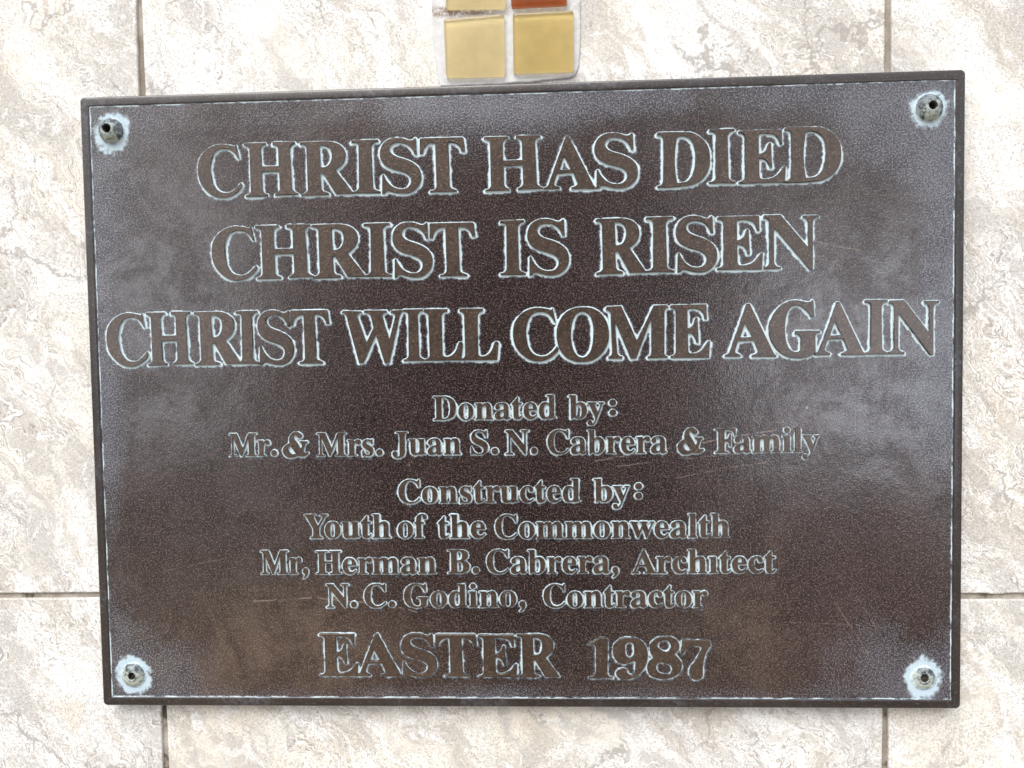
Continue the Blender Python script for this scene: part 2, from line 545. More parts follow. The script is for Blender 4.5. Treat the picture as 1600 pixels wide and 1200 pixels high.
bed = [(-32.9, 190), (-32.7, 164.6), (-32.3, 149.1), (-31.4, 139.8), (-30.0, 130.9), (-27.5, 129.9), (-10, 130.1), (6, 130.5), (15.6, 131.2), (22, 131.6), (25.4, 132.6),
       (27.4, 136.8), (28.1, 147), (28.2, 162), (28.4, 190), (28.3, 216), (0, 216.5), (-32.8, 216)]
rng = random.Random(3)
bed = [(x + rng.uniform(-.15, .15), z + rng.uniform(-.15, .15)) for p in catmull([(x, z, 0) for x, z in bed], 6) for x, z in [(p.x, p.y)]]
nb = len(bed)
cxb, czb = sum(p[0] for p in bed) / nb, sum(p[1] for p in bed) / nb
vb, fb = [], []
for y, k in ((7.95, 0.0), (7.3, 0.0), (7.05, 0.35), (7.0, 0.8)):
    for x, z in bed:
        d = Vector((cxb - x, czb - z)).normalized()
        vb.append(((x + d.x * k) * MM, y * MM, (z + d.y * k) * MM))
for r_ in range(3):
    for i in range(nb):
        j2 = (i + 1) % nb
        fb.append((r_ * nb + j2, r_ * nb + i, (r_ + 1) * nb + i, (r_ + 1) * nb + j2))
fb.append(tuple(3 * nb + i for i in range(nb))[::-1])
link_mesh('mortar_bed', vb, fb, M_MORTAR, mosaic)


def glass_tile(corners, mat, y_face, label):
    """pillow-edged glass square from its four front corners, TL TR BR BL in mm"""
    bm = bmesh.new()
    rim = bm.verts.layers.float.new('rim')
    c = sum((Vector(p) for p in corners), Vector((0, 0))) / 4
    n = 6
    rings = []
    for inset, y, rv in ((0.0, 7.15, 1.0), (0.0, y_face + 0.7, 1.0), (0.12, y_face + 0.32, 0.9), (0.38, y_face + 0.09, 0.7), (0.8, y_face, 0.55), (1.5, y_face - 0.02, 0.15), (4.5, y_face - 0.05, 0.0)):
        ring = []
        rad = max(1.5 - inset, 0.35)
        P = []
        for k in range(4):
            p = Vector(corners[k])
            P.append(p + Vector((inset if p.x < c.x else -inset, inset if p.y < c.y else -inset)))
        for k in range(4):
            p, a, b = P[k], P[k - 1], P[(k + 1) % 4]
            ua, ub = (a - p).normalized(), (b - p).normalized()
            s0, s1 = p + ua * rad, p + ub * rad
            for q in range(n + 1):
                t = q / n
                w = (1 - t) ** 2 * s0 + 2 * t * (1 - t) * p + t * t * s1
                v = bm.verts.new((w.x * MM, y * MM, w.y * MM))
                v[rim] = rv
                ring.append(v)
        rings.append(ring)
    for a, b in zip(rings, rings[1:]):
        for k in range(len(a)):
            k2 = (k + 1) % len(a)
            bm.faces.new((a[k2], a[k], b[k], b[k2]))
    bm.faces.new(rings[-1][::-1])
    bm.faces.new(rings[0])
    o = from_bm('glass_tile', bm, mat[0], mosaic, True)
    o['label'] = label
    q = [tuple(Vector(p) + (c - Vector(p)).normalized() * 0.35) for p in corners]
    pts = [(x * MM, 7.02 * MM, z * MM) for x, z in q] + [(x * MM, 7.3 * MM, z * MM) for x, z in q]
    # the painted backing lies bonded just inside the back of the slab
    pts = [(x, y - 0.0003, z) for x, y, z in pts]
    link_mesh('painted_backing', pts, [(3, 2, 1, 0), (4, 5, 6, 7), (0, 1, 5, 4), (1, 2, 6, 5), (2, 3, 7, 6), (3, 0, 4, 7)], mat[1], o)
    return o


glass_tile([(-27.4, 156.2), (-2.7, 157.45), (-2.7, 132.4), (-26.9, 132.6)], M_GLASS2, 4.6, 'pale yellow square glass tile at lower left')
glass_tile([(0.75, 157.5), (25.5, 157.8), (25.3, 133.4), (0.75, 133.5)], M_GLASS, 4.6, 'honey yellow square glass tile at lower right')
glass_tile([(-26.4, 184.6), (-1.8, 184.2), (-1.9, 159.6), (-26.4, 160.1)], M_GLASS2, 4.7, 'pale yellow glass tile cut by the top of the photo')
glass_tile([(0.25, 184.4), (22.9, 184.2), (22.87, 160.2), (0.2, 159.9)], M_AMBER, 4.8, 'burnt orange glass tile')

# ------------------------------------------------------------------ lettering data (glyph outlines in thousandths of the cap height / width)
BIG_GLYPHS = {
    'C': '876,988 946,712 910,725 897,748 882,771 866,792 849,812 827,834 804,855 778,874 751,889 724,899 696,906 666,911 637,914 600,915 563,913 527,908 493,898 464,886 437,871 412,853 390,833 366,804 348,771 333,736 320,701 308,662 299,623 293,583 290,543 290,503 293,463 298,423 305,384 313,339 323,295 336,252 356,211 375,182 397,154 422,128 450,106 485,87 524,73 566,63 607,58 643,58 680,61 717,69 752,79 783,94 813,112 842,132 869,153 895,175 920,198 944,223 966,249 1000,199 977,145 951,120 924,97 895,75 866,55 831,34 795,15 758,-2 719,-16 684,-25 648,-32 611,-37 575,-40 535,-40 495,-36 455,-31 417,-22 368,-6 320,15 275,40 233,67 189,100 148,136 111,175 79,217 56,257 37,300 22,345 11,389 4,429 1,469 0,509 2,548 7,595 16,642 29,688 48,731 70,766 97,801 128,833 161,863 200,892 243,919 289,943 337,962 382,977 429,987 477,995 525,999 564,999 604,996 643,991 683,986 709,981 736,976 763,971 789,965 805,962 820,959 835,955 851,952',
    'H': '3,1003 12,1011 405,1008 416,978 400,976 385,973 372,967 360,960 350,951 340,941 332,930 326,918 321,904 317,889 316,873 317,856 323,562 650,564 649,875 649,891 647,905 644,918 638,929 630,940 619,949 607,956 594,962 583,966 572,969 560,970 547,970 550,1021 951,1015 964,981 943,977 924,970 908,960 895,948 886,935 878,921 873,904 869,886 890,156 890,141 892,127 895,114 900,102 908,91 917,81 928,72 939,65 953,56 968,49 983,43 1000,39 1000,14 568,9 570,39 586,43 601,49 614,56 626,65 637,76 646,89 654,104 661,121 656,460 325,458 331,136 332,119 335,103 340,88 347,76 354,68 362,60 371,54 380,48 390,43 399,38 410,35 420,31 422,-1 12,-4 14,25 33,27 50,31 64,38 78,47 87,57 95,68 103,80 109,94 104,874 104,893 101,909 96,923 89,935 80,943 70,949 58,955 47,960 35,965 24,969 12,973 0,976',
    'R': '0,984 20,1008 450,1012 489,1013 527,1011 564,1007 601,1000 637,993 673,983 707,971 739,954 768,935 795,911 819,885 838,857 850,829 859,798 865,766 866,735 864,701 857,666 846,633 831,602 816,579 797,557 776,537 754,518 733,503 712,488 690,475 666,463 994,19 1000,0 667,2 434,397 381,402 395,111 401,96 407,82 416,71 426,61 439,54 455,50 472,46 489,42 499,38 509,34 519,29 529,25 528,-8 5,-15 8,19 29,20 48,24 66,30 83,38 98,48 111,61 124,75 135,92 128,898 123,913 117,925 109,936 100,945 84,955 65,962 43,964 18,962|375,933 400,936 425,937 450,935 473,930 499,922 524,911 548,896 567,879 583,855 594,826 601,796 606,765 607,735 605,704 599,673 590,644 579,618 566,592 549,569 529,550 514,541 498,533 480,527 463,522 446,520 429,518 411,519 393,520',
    'I': '14,982 32,1004 950,1008 973,978 920,976 871,970 828,961 790,948 765,936 743,922 724,906 707,888 736,118 743,106 752,95 763,85 776,75 803,64 836,55 873,48 908,41 931,37 954,32 977,28 1000,24 999,-1 0,5 1,32 49,32 92,35 131,42 166,52 190,62 213,74 232,89 249,106 265,894 260,911 251,926 237,939 219,949 199,955 174,960 148,963 122,966 96,968 68,970 41,970 13,970',
    'S': '867,1003 890,981 902,696 842,706 833,729 822,751 809,772 794,793 771,817 745,841 715,862 683,880 644,896 601,909 556,917 511,923 471,925 430,924 390,920 353,911 326,902 300,890 277,876 260,859 250,844 244,826 241,808 242,791 250,770 264,749 283,729 303,712 329,697 360,684 393,673 425,662 479,646 534,633 590,621 644,605 693,588 741,571 788,551 831,528 866,506 900,482 930,455 955,427 972,399 985,369 994,338 999,307 1000,270 995,231 985,194 968,159 949,130 925,103 897,78 866,56 831,35 791,16 749,2 707,-10 661,-17 613,-20 565,-20 517,-19 469,-15 422,-9 375,-1 328,8 300,15 273,23 245,29 218,33 198,33 178,32 158,30 138,27 98,-12 37,-11 47,327 78,341 88,317 100,294 114,272 129,250 149,225 171,201 195,178 221,157 249,137 280,119 312,103 346,89 383,78 423,70 463,65 503,63 544,64 587,68 627,76 662,89 689,106 713,126 733,150 746,174 752,196 753,220 750,243 742,264 727,285 705,305 679,323 653,339 614,357 570,371 525,382 481,394 425,407 369,419 314,431 261,447 214,465 168,485 126,507 89,534 63,560 40,590 22,621 9,652 1,687 0,723 4,760 13,795 25,826 42,857 63,886 87,913 117,936 152,958 190,976 229,991 274,1002 321,1009 370,1012 419,1013 462,1012 506,1009 549,1003 592,996 623,987 654,976 685,966 717,960 738,959 759,958 781,959 803,961',
    'T': '6,987 25,1001 942,1001 970,979 1000,740 924,744 919,766 911,787 901,807 889,825 875,842 858,858 840,872 820,884 799,894 776,902 752,908 729,912 704,915 678,916 652,915 626,912 648,113 653,101 659,90 667,80 676,71 691,62 709,56 728,51 746,46 760,40 774,35 788,30 802,24 797,-3 214,4 219,33 245,32 268,34 289,40 308,48 323,57 336,70 348,84 358,101 348,912 318,915 289,915 262,913 235,908 211,900 187,890 165,878 145,864 127,849 112,832 98,813 87,794 78,777 71,760 66,742 62,723 0,722',
    'A': '431,994 484,999 944,59 949,50 955,42 962,35 969,28 976,23 983,18 991,14 1000,10 991,-11 526,-7 529,26 546,28 563,32 579,37 594,44 609,52 622,62 636,72 648,85 563,301 252,294 194,114 195,100 198,87 203,76 210,67 219,61 231,57 244,54 256,50 268,44 280,39 292,33 304,27 296,0 0,1 5,32 21,35 35,41 49,47 62,55 68,61 75,66 81,73 87,79|390,633 526,365 295,362',
    'D': '0,976 21,1006 146,1008 271,1008 396,1005 520,999 551,998 582,997 613,996 643,991 674,982 705,969 735,955 764,939 800,916 835,891 867,863 896,833 919,803 940,771 958,737 973,703 984,666 991,628 995,589 998,551 1000,501 999,451 995,401 985,353 973,314 957,275 939,238 917,204 891,172 862,143 830,116 796,92 759,72 720,54 679,40 637,29 592,21 546,16 499,14 453,11 344,4 234,0 124,-2 13,-1 4,31 24,33 42,37 59,43 73,52 86,65 96,80 105,98 110,119 121,551 116,883 113,896 109,908 104,918 98,927 82,941 61,950 36,954 6,953|363,842 365,859 366,876 369,892 376,905 386,913 399,919 414,924 428,927 451,930 474,929 497,926 520,921 546,913 572,902 596,889 617,873 640,850 660,822 676,793 690,763 705,722 715,680 721,636 726,593 729,535 727,476 720,418 710,361 699,315 687,270 670,227 648,187 628,161 605,137 580,115 552,99 529,91 504,87 479,84 453,81 434,80 414,78 395,78 375,77 344,272 332,464 338,654',
    'E': '2,976 29,996 917,996 926,725 880,724 875,749 867,773 856,796 844,817 828,839 810,859 790,878 767,893 739,906 708,914 675,920 642,924 589,930 536,930 482,927 428,918 431,544 454,547 477,552 498,558 518,566 540,577 561,590 580,606 595,622 607,643 614,666 620,690 629,712 635,721 641,731 647,740 654,749 687,746 712,284 666,285 659,308 651,329 640,350 628,370 615,389 600,407 583,424 564,438 546,448 527,456 507,462 487,466 475,466 462,466 448,464 435,462 443,128 448,113 455,101 464,90 474,82 489,75 508,72 528,71 547,70 582,70 617,72 652,77 685,85 722,96 758,111 792,129 824,149 849,171 873,195 894,220 916,246 928,260 941,275 953,290 965,305 1000,301 979,-6 0,1 6,30 31,32 54,37 75,44 94,54 107,63 119,73 129,85 139,97 139,864 136,881 131,897 123,911 113,922 94,936 70,946 40,950 5,950',
    'N': '0,976 14,1003 310,1005 792,413 808,416 801,852 798,868 793,883 787,897 779,909 766,922 751,933 733,942 712,948 712,982 1000,982 1000,949 974,946 951,939 931,929 916,916 906,903 898,887 893,870 890,850 894,-13 833,-19 228,728 188,767 190,131 195,114 201,99 208,85 218,74 235,58 257,48 283,42 313,40 313,10 5,9 10,44 30,47 48,53 64,62 77,73 87,85 95,99 101,115 105,133 99,869 96,887 92,904 85,917 76,929 62,940 45,948 24,953 0,953',
    'W': '0,980 20,1010 314,992 332,962 315,962 299,958 287,952 276,942 269,932 263,921 258,907 255,892 395,366 516,663 478,880 472,898 465,913 456,927 447,938 431,951 413,959 392,964 368,964 369,1007 728,1001 744,960 726,959 710,954 696,947 684,936 676,927 669,916 664,903 659,889 776,428 881,883 880,897 877,909 873,919 868,928 858,940 844,948 827,953 808,954 813,992 987,1005 1000,976 991,967 982,957 974,946 967,935 960,920 954,904 949,887 945,869 768,-34 691,-49 554,528 334,-29 267,-36 91,806 89,840 84,871 74,900 61,925 54,938 45,950 35,960 25,967 19,969 13,970 7,970 0,970',
    'L': '0,973 11,1003 605,999 604,952 574,951 548,946 525,939 505,929 490,917 477,903 467,887 460,868 457,136 461,121 468,107 478,96 490,86 506,79 524,75 543,71 562,69 598,70 634,75 669,85 701,96 734,112 764,131 792,153 815,175 835,201 850,229 863,258 878,286 887,305 896,324 907,341 923,351 934,354 946,355 960,355 975,353 1000,322 958,0 10,3 14,33 39,35 60,40 79,47 95,56 107,67 118,79 125,93 131,109 118,842 119,864 116,884 108,901 95,916 79,928 58,938 33,946 3,951',
    'O': '498,991 465,991 431,990 397,987 365,982 320,969 275,952 233,931 194,905 159,875 127,840 98,802 73,762 52,721 35,679 20,635 10,590 3,541 0,492 1,442 5,392 13,335 25,278 42,223 66,171 92,128 122,87 157,49 195,17 237,-8 282,-30 329,-46 377,-58 419,-63 462,-65 505,-64 547,-60 598,-53 648,-42 697,-26 742,-4 783,23 822,55 857,91 889,129 920,174 947,222 969,273 986,325 996,379 1000,435 999,491 994,547 987,594 976,641 962,687 944,730 922,771 897,811 868,847 836,880 801,908 763,932 722,953 680,969 636,981 590,987 544,990|497,905 469,902 440,893 412,880 388,864 364,840 344,810 328,778 313,745 298,701 289,655 282,607 277,560 273,505 272,449 275,393 281,338 287,294 294,250 305,207 321,166 337,135 356,104 377,76 403,53 425,41 450,30 475,24 500,22 525,28 551,40 576,57 597,75 624,107 643,147 659,190 672,232 686,286 694,341 699,398 702,454 704,516 704,579 699,641 687,701 676,738 664,776 649,811 628,841 600,865 567,885 532,900',
    'M': '0,950 16,984 245,994 493,326 767,992 970,998 1000,960 984,953 971,944 960,933 951,921 944,906 939,890 937,873 937,853 930,120 929,101 930,84 933,68 939,54 947,44 957,34 969,26 982,20 982,-5 671,-9 671,26 684,30 695,36 704,43 712,52 718,62 721,74 724,87 725,102 725,752 477,-5 392,-9 162,650 144,650 171,106 174,94 179,82 184,71 190,62 202,50 216,41 233,35 252,32 249,-6 34,-2 37,36 50,41 61,47 71,55 79,64 86,78 90,93 92,110 92,130 73,822 73,844 70,864 64,881 56,895 46,906 34,914 20,921 3,925',
    'G': '846,1021 864,1000 879,713 814,703 806,721 796,738 786,755 775,772 755,798 732,822 707,845 681,866 652,886 621,906 588,921 555,929 527,929 497,925 468,917 442,905 414,884 391,856 371,824 354,791 339,752 329,711 322,669 316,626 311,576 309,526 310,475 312,425 316,378 320,332 328,285 341,241 355,205 371,169 391,136 417,109 439,93 465,78 492,68 518,64 542,66 568,74 592,86 608,102 615,115 619,130 621,147 621,165 613,313 609,330 604,345 596,359 587,371 572,383 554,393 532,400 508,404 510,450 543,457 985,456 1000,425 975,424 953,420 934,412 920,401 911,389 904,376 900,361 897,344 905,60 885,43 864,28 842,14 820,2 790,-11 758,-21 726,-29 694,-35 654,-41 613,-45 571,-46 530,-45 489,-41 447,-35 406,-27 366,-15 315,7 266,34 220,66 177,101 142,136 110,174 82,215 58,257 39,299 23,342 11,386 4,430 0,484 2,538 10,592 23,643 42,693 67,741 97,788 130,831 158,862 188,892 220,920 254,944 289,966 326,985 365,1001 405,1012 435,1018 467,1020 499,1021 530,1021 562,1018 593,1014 625,1009 656,1003 678,997 700,989 721,983 744,980 758,980 772,982 786,984 800,987',
    '1': '0,837 30,865 99,877 166,890 231,905 294,922 342,937 388,954 433,971 478,990 751,981 805,922 771,106 781,89 793,74 807,60 825,49 858,36 899,27 946,23 1000,25 1000,0 20,-3 20,40 72,41 120,45 164,53 204,65 236,78 266,95 292,114 315,137 319,729 314,752 305,772 291,790 273,804 229,824 170,834 96,834 7,825',
    '9': '477,990 408,990 338,988 269,978 207,959 163,937 120,908 82,876 51,841 27,799 11,753 2,705 0,657 3,616 12,573 27,532 47,494 72,460 102,427 137,398 176,376 213,363 253,355 294,351 335,351 375,356 416,365 456,376 495,388 534,399 572,411 610,424 648,437 652,395 653,353 651,311 646,270 641,225 634,179 621,137 595,106 567,91 533,79 498,73 467,75 445,85 424,99 406,117 394,137 392,153 395,171 398,189 395,204 375,221 343,231 307,237 273,239 233,237 192,230 154,217 125,198 109,178 96,155 89,129 87,106 93,81 108,56 126,33 147,14 192,-10 249,-22 309,-26 368,-27 444,-22 521,-7 595,15 663,45 719,78 771,118 819,162 861,208 897,256 928,307 953,359 973,413 988,468 997,525 1000,581 995,637 984,685 967,733 944,778 916,820 881,858 840,893 794,924 746,949 684,969 616,981 546,987|476,888 446,883 415,871 387,855 365,837 346,804 340,763 342,720 346,678 349,640 354,601 365,565 386,535 407,519 432,504 458,492 484,488 512,493 541,507 568,526 590,545 611,582 619,626 619,673 616,719 615,754 612,791 604,825 586,851 563,866 535,878 505,886',
    '8': '513,1010 449,1008 384,1005 321,997 264,980 218,957 174,929 135,897 106,861 89,824 80,782 77,740 79,698 90,643 111,589 143,536 185,484 136,461 94,434 60,405 34,371 17,338 6,302 0,265 0,228 5,190 16,152 33,116 56,85 95,56 145,34 200,17 255,3 315,-9 378,-16 442,-18 504,-17 575,-10 646,2 715,20 778,45 828,69 877,98 920,131 954,168 976,205 991,247 1000,290 1000,331 988,371 965,410 937,448 906,484 878,513 847,541 814,567 778,592 821,614 857,639 886,667 908,698 920,722 928,748 933,774 934,800 926,835 910,871 887,904 860,932 829,956 792,975 752,992 712,1004 664,1012 614,1014 563,1012|487,929 440,923 392,911 349,893 318,867 305,850 295,830 288,809 287,790 299,764 323,739 354,717 386,698 432,675 484,656 537,646 584,651 609,663 634,679 656,698 672,719 684,748 688,782 684,816 673,847 660,868 643,888 622,905 599,918 574,926 545,929 516,930|321,382 296,365 273,342 256,316 245,290 243,259 249,226 263,194 281,167 314,142 358,123 407,109 455,100 506,92 560,89 611,92 654,106 683,126 709,151 729,180 737,208 734,234 721,262 702,288 681,310 646,333 602,350 554,362 507,372 460,381 409,390 361,392',
    '7': '67,954 953,957 1000,823 947,771 901,718 860,663 825,606 797,546 775,483 759,420 745,357 734,285 729,213 728,140 732,66 707,34 678,7 646,-13 611,-27 568,-35 520,-37 472,-32 429,-21 388,-2 351,25 321,60 296,103 291,149 294,192 303,234 319,274 347,312 383,348 423,383 461,419 537,503 610,589 681,677 748,765 590,806 451,818 329,802 225,757 200,740 177,721 155,700 135,678 120,659 106,638 94,617 84,595 0,622',
}
SMALL_GLYPHS = {
    'D': '44,0 44,38 102,46 138,65 156,101 162,164 162,822 155,894 133,936 94,956 32,963 32,1000 487,1000 611,992 720,968 813,927 890,870 950,798 994,713 1019,613 1028,500 995,281 896,125 732,31 501,0|488,53 556,60 614,81 662,116 701,164 731,227 753,305 766,397 770,503 752,699 700,839 612,923 490,951 443,946 417,930 404,898 400,845 400,158 404,106 417,74 443,58',
    'o': '370,-22 279,-10 198,25 132,81 83,154 52,241 41,338 52,437 83,524 132,597 198,653 278,687 369,699 459,688 538,653 604,599 654,527 686,439 696,338 686,238 654,150 604,78 539,24 460,-11|370,25 423,40 459,86 470,124 477,178 482,338 481,427 476,499 467,555 456,594 421,641 370,656 316,641 282,594 271,555 263,499 258,427 257,339 263,179 270,124 282,86 317,40',
    'n': '40,0 40,35 76,41 99,56 111,82 115,122 115,556 111,596 100,623 78,640 41,646 41,681 324,681 324,587 368,636 417,671 473,692 534,699 618,684 678,640 714,567 726,465 726,122 729,83 740,57 762,41 798,35 798,0 444,0 444,35 454,35 501,57 516,122 516,476 513,529 503,566 482,588 445,596 381,576 324,516 324,122 328,83 338,57 360,41 395,35 395,0',
    'a': '559,-22 474,3 440,77 388,35 332,5 272,-13 209,-19 141,-8 88,25 55,76 44,139 68,227 139,299 194,330 261,360 342,389 437,417 437,529 430,583 410,620 375,642 324,649 253,637 229,602 249,563 265,535 270,507 263,471 241,443 209,425 170,419 129,426 98,446 79,478 72,519 81,568 108,611 151,648 208,676 277,693 355,699 429,696 490,685 540,667 578,642 627,568 643,462 643,137 647,87 655,78 668,75 684,79 704,91 723,60 646,-1|332,74 355,78 382,90 410,110 437,139 437,372 359,344 304,304 271,251 260,184 278,101',
    't': '271,-21 195,-10 145,23 116,78 106,156 106,612 44,612 44,658 126,738 193,810 246,875 283,931 317,931 317,681 456,681 456,612 317,612 317,180 320,140 328,111 344,94 369,88 416,107 453,164 488,145 449,72 400,21 341,-10',
    'e': '338,-22 257,-11 186,23 126,77 81,150 52,240 43,345 53,442 83,528 130,599 191,653 264,688 345,699 459,678 546,615 579,569 602,514 616,452 621,381 621,364 257,364 269,246 303,161 360,110 438,93 520,117 593,189 625,159 567,80 500,23 423,-11|255,422 442,422 442,472 438,553 424,608 397,641 354,652 311,639 280,601 261,537 255,447',
    'd': '307,-22 234,-11 170,23 117,76 77,146 51,229 43,323 52,429 79,521 122,597 178,653 246,687 320,699 414,678 490,615 490,881 484,919 466,945 434,959 386,965 386,1000 701,1000 701,165 704,119 713,89 735,71 776,60 776,24 714,21 645,12 571,-2 490,-22 490,86 413,5|376,62 410,69 443,91 471,124 490,167 490,531 478,565 453,592 420,610 382,617 324,599 286,549 265,461 258,336 264,215 285,128 321,79',
    'b': '94,-25 94,853 91,909 80,941 58,956 18,965 18,1000 304,1000 304,612 385,677 485,699 559,688 623,656 676,605 717,538 742,457 751,364 740,258 709,165 659,87 592,28 512,-10 422,-22 324,-1 230,62 117,-25|401,31 467,50 509,108 522,153 531,208 537,274 538,351 531,469 507,551 466,599 404,615 371,609 341,592 317,565 304,531 304,150 328,61',
    'y': '115,-308 64,-300 22,-274 -6,-235 -15,-184 -8,-148 10,-117 40,-94 78,-87 113,-92 140,-108 158,-134 164,-167 163,-178 162,-192 169,-211 189,-217 217,-203 251,-162 284,-97 308,-10 80,550 54,604 34,631 17,641 -7,645 -10,645 -10,681 355,681 355,645 320,642 298,636 286,624 282,603 285,586 292,563 407,261 506,529 518,571 522,602 518,623 504,636 480,642 445,645 445,681 658,681 658,645 630,638 608,617 589,581 569,532 355,-53 319,-143 284,-210 248,-257 209,-287 166,-303',
    'M': '31,0 31,38 94,48 135,69 158,110 165,174 165,839 163,882 155,913 140,935 116,949 81,958 32,963 32,1000 406,1000 696,313 987,1000 1355,1000 1355,963 1296,952 1257,929 1237,890 1230,830 1230,187 1233,133 1240,94 1255,67 1277,51 1310,42 1354,38 1354,0 869,0 869,38 916,45 950,55 973,71 988,97 996,133 999,183 999,876 633,0 593,0 232,854 232,176 239,106 263,65 305,45 372,38 372,0',
    'r': '40,0 40,35 77,42 100,56 111,81 115,122 115,553 112,599 102,626 81,639 44,645 46,681 320,681 320,553 362,616 411,662 462,690 512,699 566,691 605,667 628,631 636,584 629,545 611,515 581,495 544,488 511,493 487,507 454,549 437,565 414,571 384,561 355,530 334,483 327,422 327,122 333,81 349,55 381,42 434,35 434,0',
    's': '332,-22 267,-14 190,13 161,19 131,10 112,-19 78,-19 78,232 117,232 145,149 190,86 246,46 308,32 357,39 392,58 414,89 422,128 402,185 342,230 235,285 167,326 119,372 91,424 81,484 96,569 142,639 215,685 310,701 364,694 437,676 453,672 468,670 490,677 506,701 535,701 535,487 501,487 472,557 431,608 382,640 327,650 286,645 255,628 236,602 230,569 236,537 253,510 282,487 322,465 420,416 485,377 530,333 556,278 565,208 549,113 501,40 426,-7',
    'J': '239,-143 172,-137 113,-118 63,-88 25,-49 1,-2 -7,50 0,98 24,133 58,156 97,164 140,157 174,136 196,103 204,60 199,28 186,-3 168,-43 184,-77 230,-88 276,-80 305,-55 320,-12 324,47 324,805 322,859 313,898 296,926 268,945 229,956 174,963 174,1000 690,1000 690,963 642,957 608,946 584,929 570,902 563,862 560,805 560,195 540,47 480,-59 380,-122',
    'u': '288,-22 201,-7 143,38 111,111 100,212 100,544 97,589 86,620 64,639 25,646 25,681 311,681 311,162 316,128 331,101 355,84 388,78 450,95 501,145 501,544 497,592 485,622 460,639 416,646 416,681 711,681 711,153 715,111 727,86 751,72 791,65 791,28 727,25 658,15 583,0 501,-22 501,88 460,42 409,7 350,-15',
    'S': '94,-24 94,347 137,347 157,271 182,207 211,153 245,109 328,52 432,32 507,44 564,79 600,131 612,196 583,284 494,351 357,419 297,451 246,485 203,519 169,555 124,634 109,729 119,812 147,884 193,943 253,987 325,1014 406,1024 452,1021 504,1013 619,984 640,979 658,976 688,988 704,1024 745,1024 745,701 708,701 682,778 645,845 598,900 545,942 487,968 426,976 359,966 307,937 274,891 263,835 272,782 301,739 348,701 414,665 556,599 636,556 697,512 740,464 768,413 784,356 789,292 778,204 744,127 690,64 617,17 527,-12 422,-22 348,-17 276,1 216,21 186,27 166,24 152,15 142,0 134,-24',
    'N': '885,-24 235,768 235,173 241,107 260,68 300,47 366,38 366,0 40,0 40,38 85,42 119,51 142,66 156,91 164,126 167,173 167,853 107,924 80,951 40,963 40,1000 344,1000 858,370 858,829 856,876 848,909 833,933 810,948 775,957 727,963 727,1000 1053,1000 1053,963 989,954 951,933 933,893 926,827 926,-24',
    'C': '563,-24 492,-19 424,-7 361,14 302,44 248,80 200,124 158,173 122,229 94,291 74,357 62,427 58,501 62,575 74,645 94,710 123,771 159,826 201,875 250,918 305,955 365,984 429,1005 497,1018 569,1022 622,1019 679,1008 741,991 807,966 829,958 851,956 896,972 920,1022 959,1022 959,677 922,677 894,742 862,800 825,850 782,894 688,954 583,973 466,944 382,854 332,705 316,497 334,302 389,163 482,79 611,52 699,63 786,98 868,155 941,233 982,195 899,99 802,31 690,-10',
    'F': '34,0 34,38 98,50 137,74 157,116 164,184 164,823 157,889 135,929 95,951 31,963 31,1000 864,1000 864,702 829,702 809,784 780,847 738,892 681,923 604,941 504,947 439,943 420,937 408,925 402,905 400,875 400,543 417,543 502,555 562,594 601,661 624,761 664,761 664,260 625,260 603,370 563,440 503,478 414,491 400,491 400,177 403,130 412,94 430,68 460,52 504,42 563,38 563,0',
    'm': '40,0 40,35 76,41 99,56 111,82 115,122 115,556 111,596 100,623 78,640 41,646 41,681 322,681 322,581 366,633 413,670 465,692 521,699 588,691 642,668 680,629 704,574 749,629 800,668 856,691 917,699 1000,684 1059,640 1094,567 1106,465 1106,122 1110,83 1120,57 1141,41 1177,35 1177,0 829,0 829,35 864,42 885,58 896,84 900,122 900,476 896,529 886,566 865,588 829,596 767,577 712,521 712,122 716,84 726,58 747,42 782,35 782,0 438,0 438,35 473,42 494,58 505,84 509,122 509,476 506,528 496,566 475,588 438,596 374,576 322,516 322,122 325,84 335,58 355,43 389,35 389,0',
    'i': '221,795 178,803 142,827 119,862 111,906 119,949 142,985 178,1010 221,1018 265,1010 300,985 324,949 332,906 324,862 299,827 264,803|40,0 40,35 77,42 100,56 111,81 115,122 115,553 112,598 103,625 82,639 44,645 46,681 326,681 326,122 329,83 339,58 360,42 395,35 395,0',
    'l': '40,0 40,35 77,42 100,56 111,81 115,122 115,873 112,915 103,942 83,958 44,965 44,1000 326,1000 326,122 329,83 339,58 360,42 395,35 395,0',
    'c': '342,-22 262,-11 190,24 129,78 83,149 53,234 43,329 54,430 88,520 141,595 210,652 292,688 383,701 478,689 549,655 594,603 609,538 603,501 585,473 556,454 519,448 453,474 431,550 432,574 434,596 418,638 372,652 317,637 278,592 254,517 246,412 250,336 260,270 277,214 301,167 365,105 448,84 524,103 596,158 625,133 566,65 499,17 425,-12',
    'Y': '223,0 223,38 287,48 326,69 346,110 353,177 353,392 102,850 64,910 31,942 1,956 -29,962 -29,1000 454,1000 454,962 429,962 393,959 366,949 348,934 342,914 347,890 360,860 546,496 732,804 757,855 765,895 738,945 655,962 647,962 647,1000 965,1000 965,962 929,952 898,932 870,902 841,860 588,447 588,177 595,110 615,69 654,48 720,38 720,0',
    'h': '40,0 40,35 76,41 99,56 111,82 115,122 115,876 111,916 100,942 78,959 41,966 41,1000 324,1000 324,586 369,635 418,671 473,692 534,699 618,684 678,640 714,567 726,465 726,122 729,83 740,57 762,41 798,35 798,0 444,0 444,35 454,35 501,57 516,122 516,476 513,529 503,566 482,588 445,596 381,576 324,516 324,122 328,83 338,57 360,41 395,35 395,0',
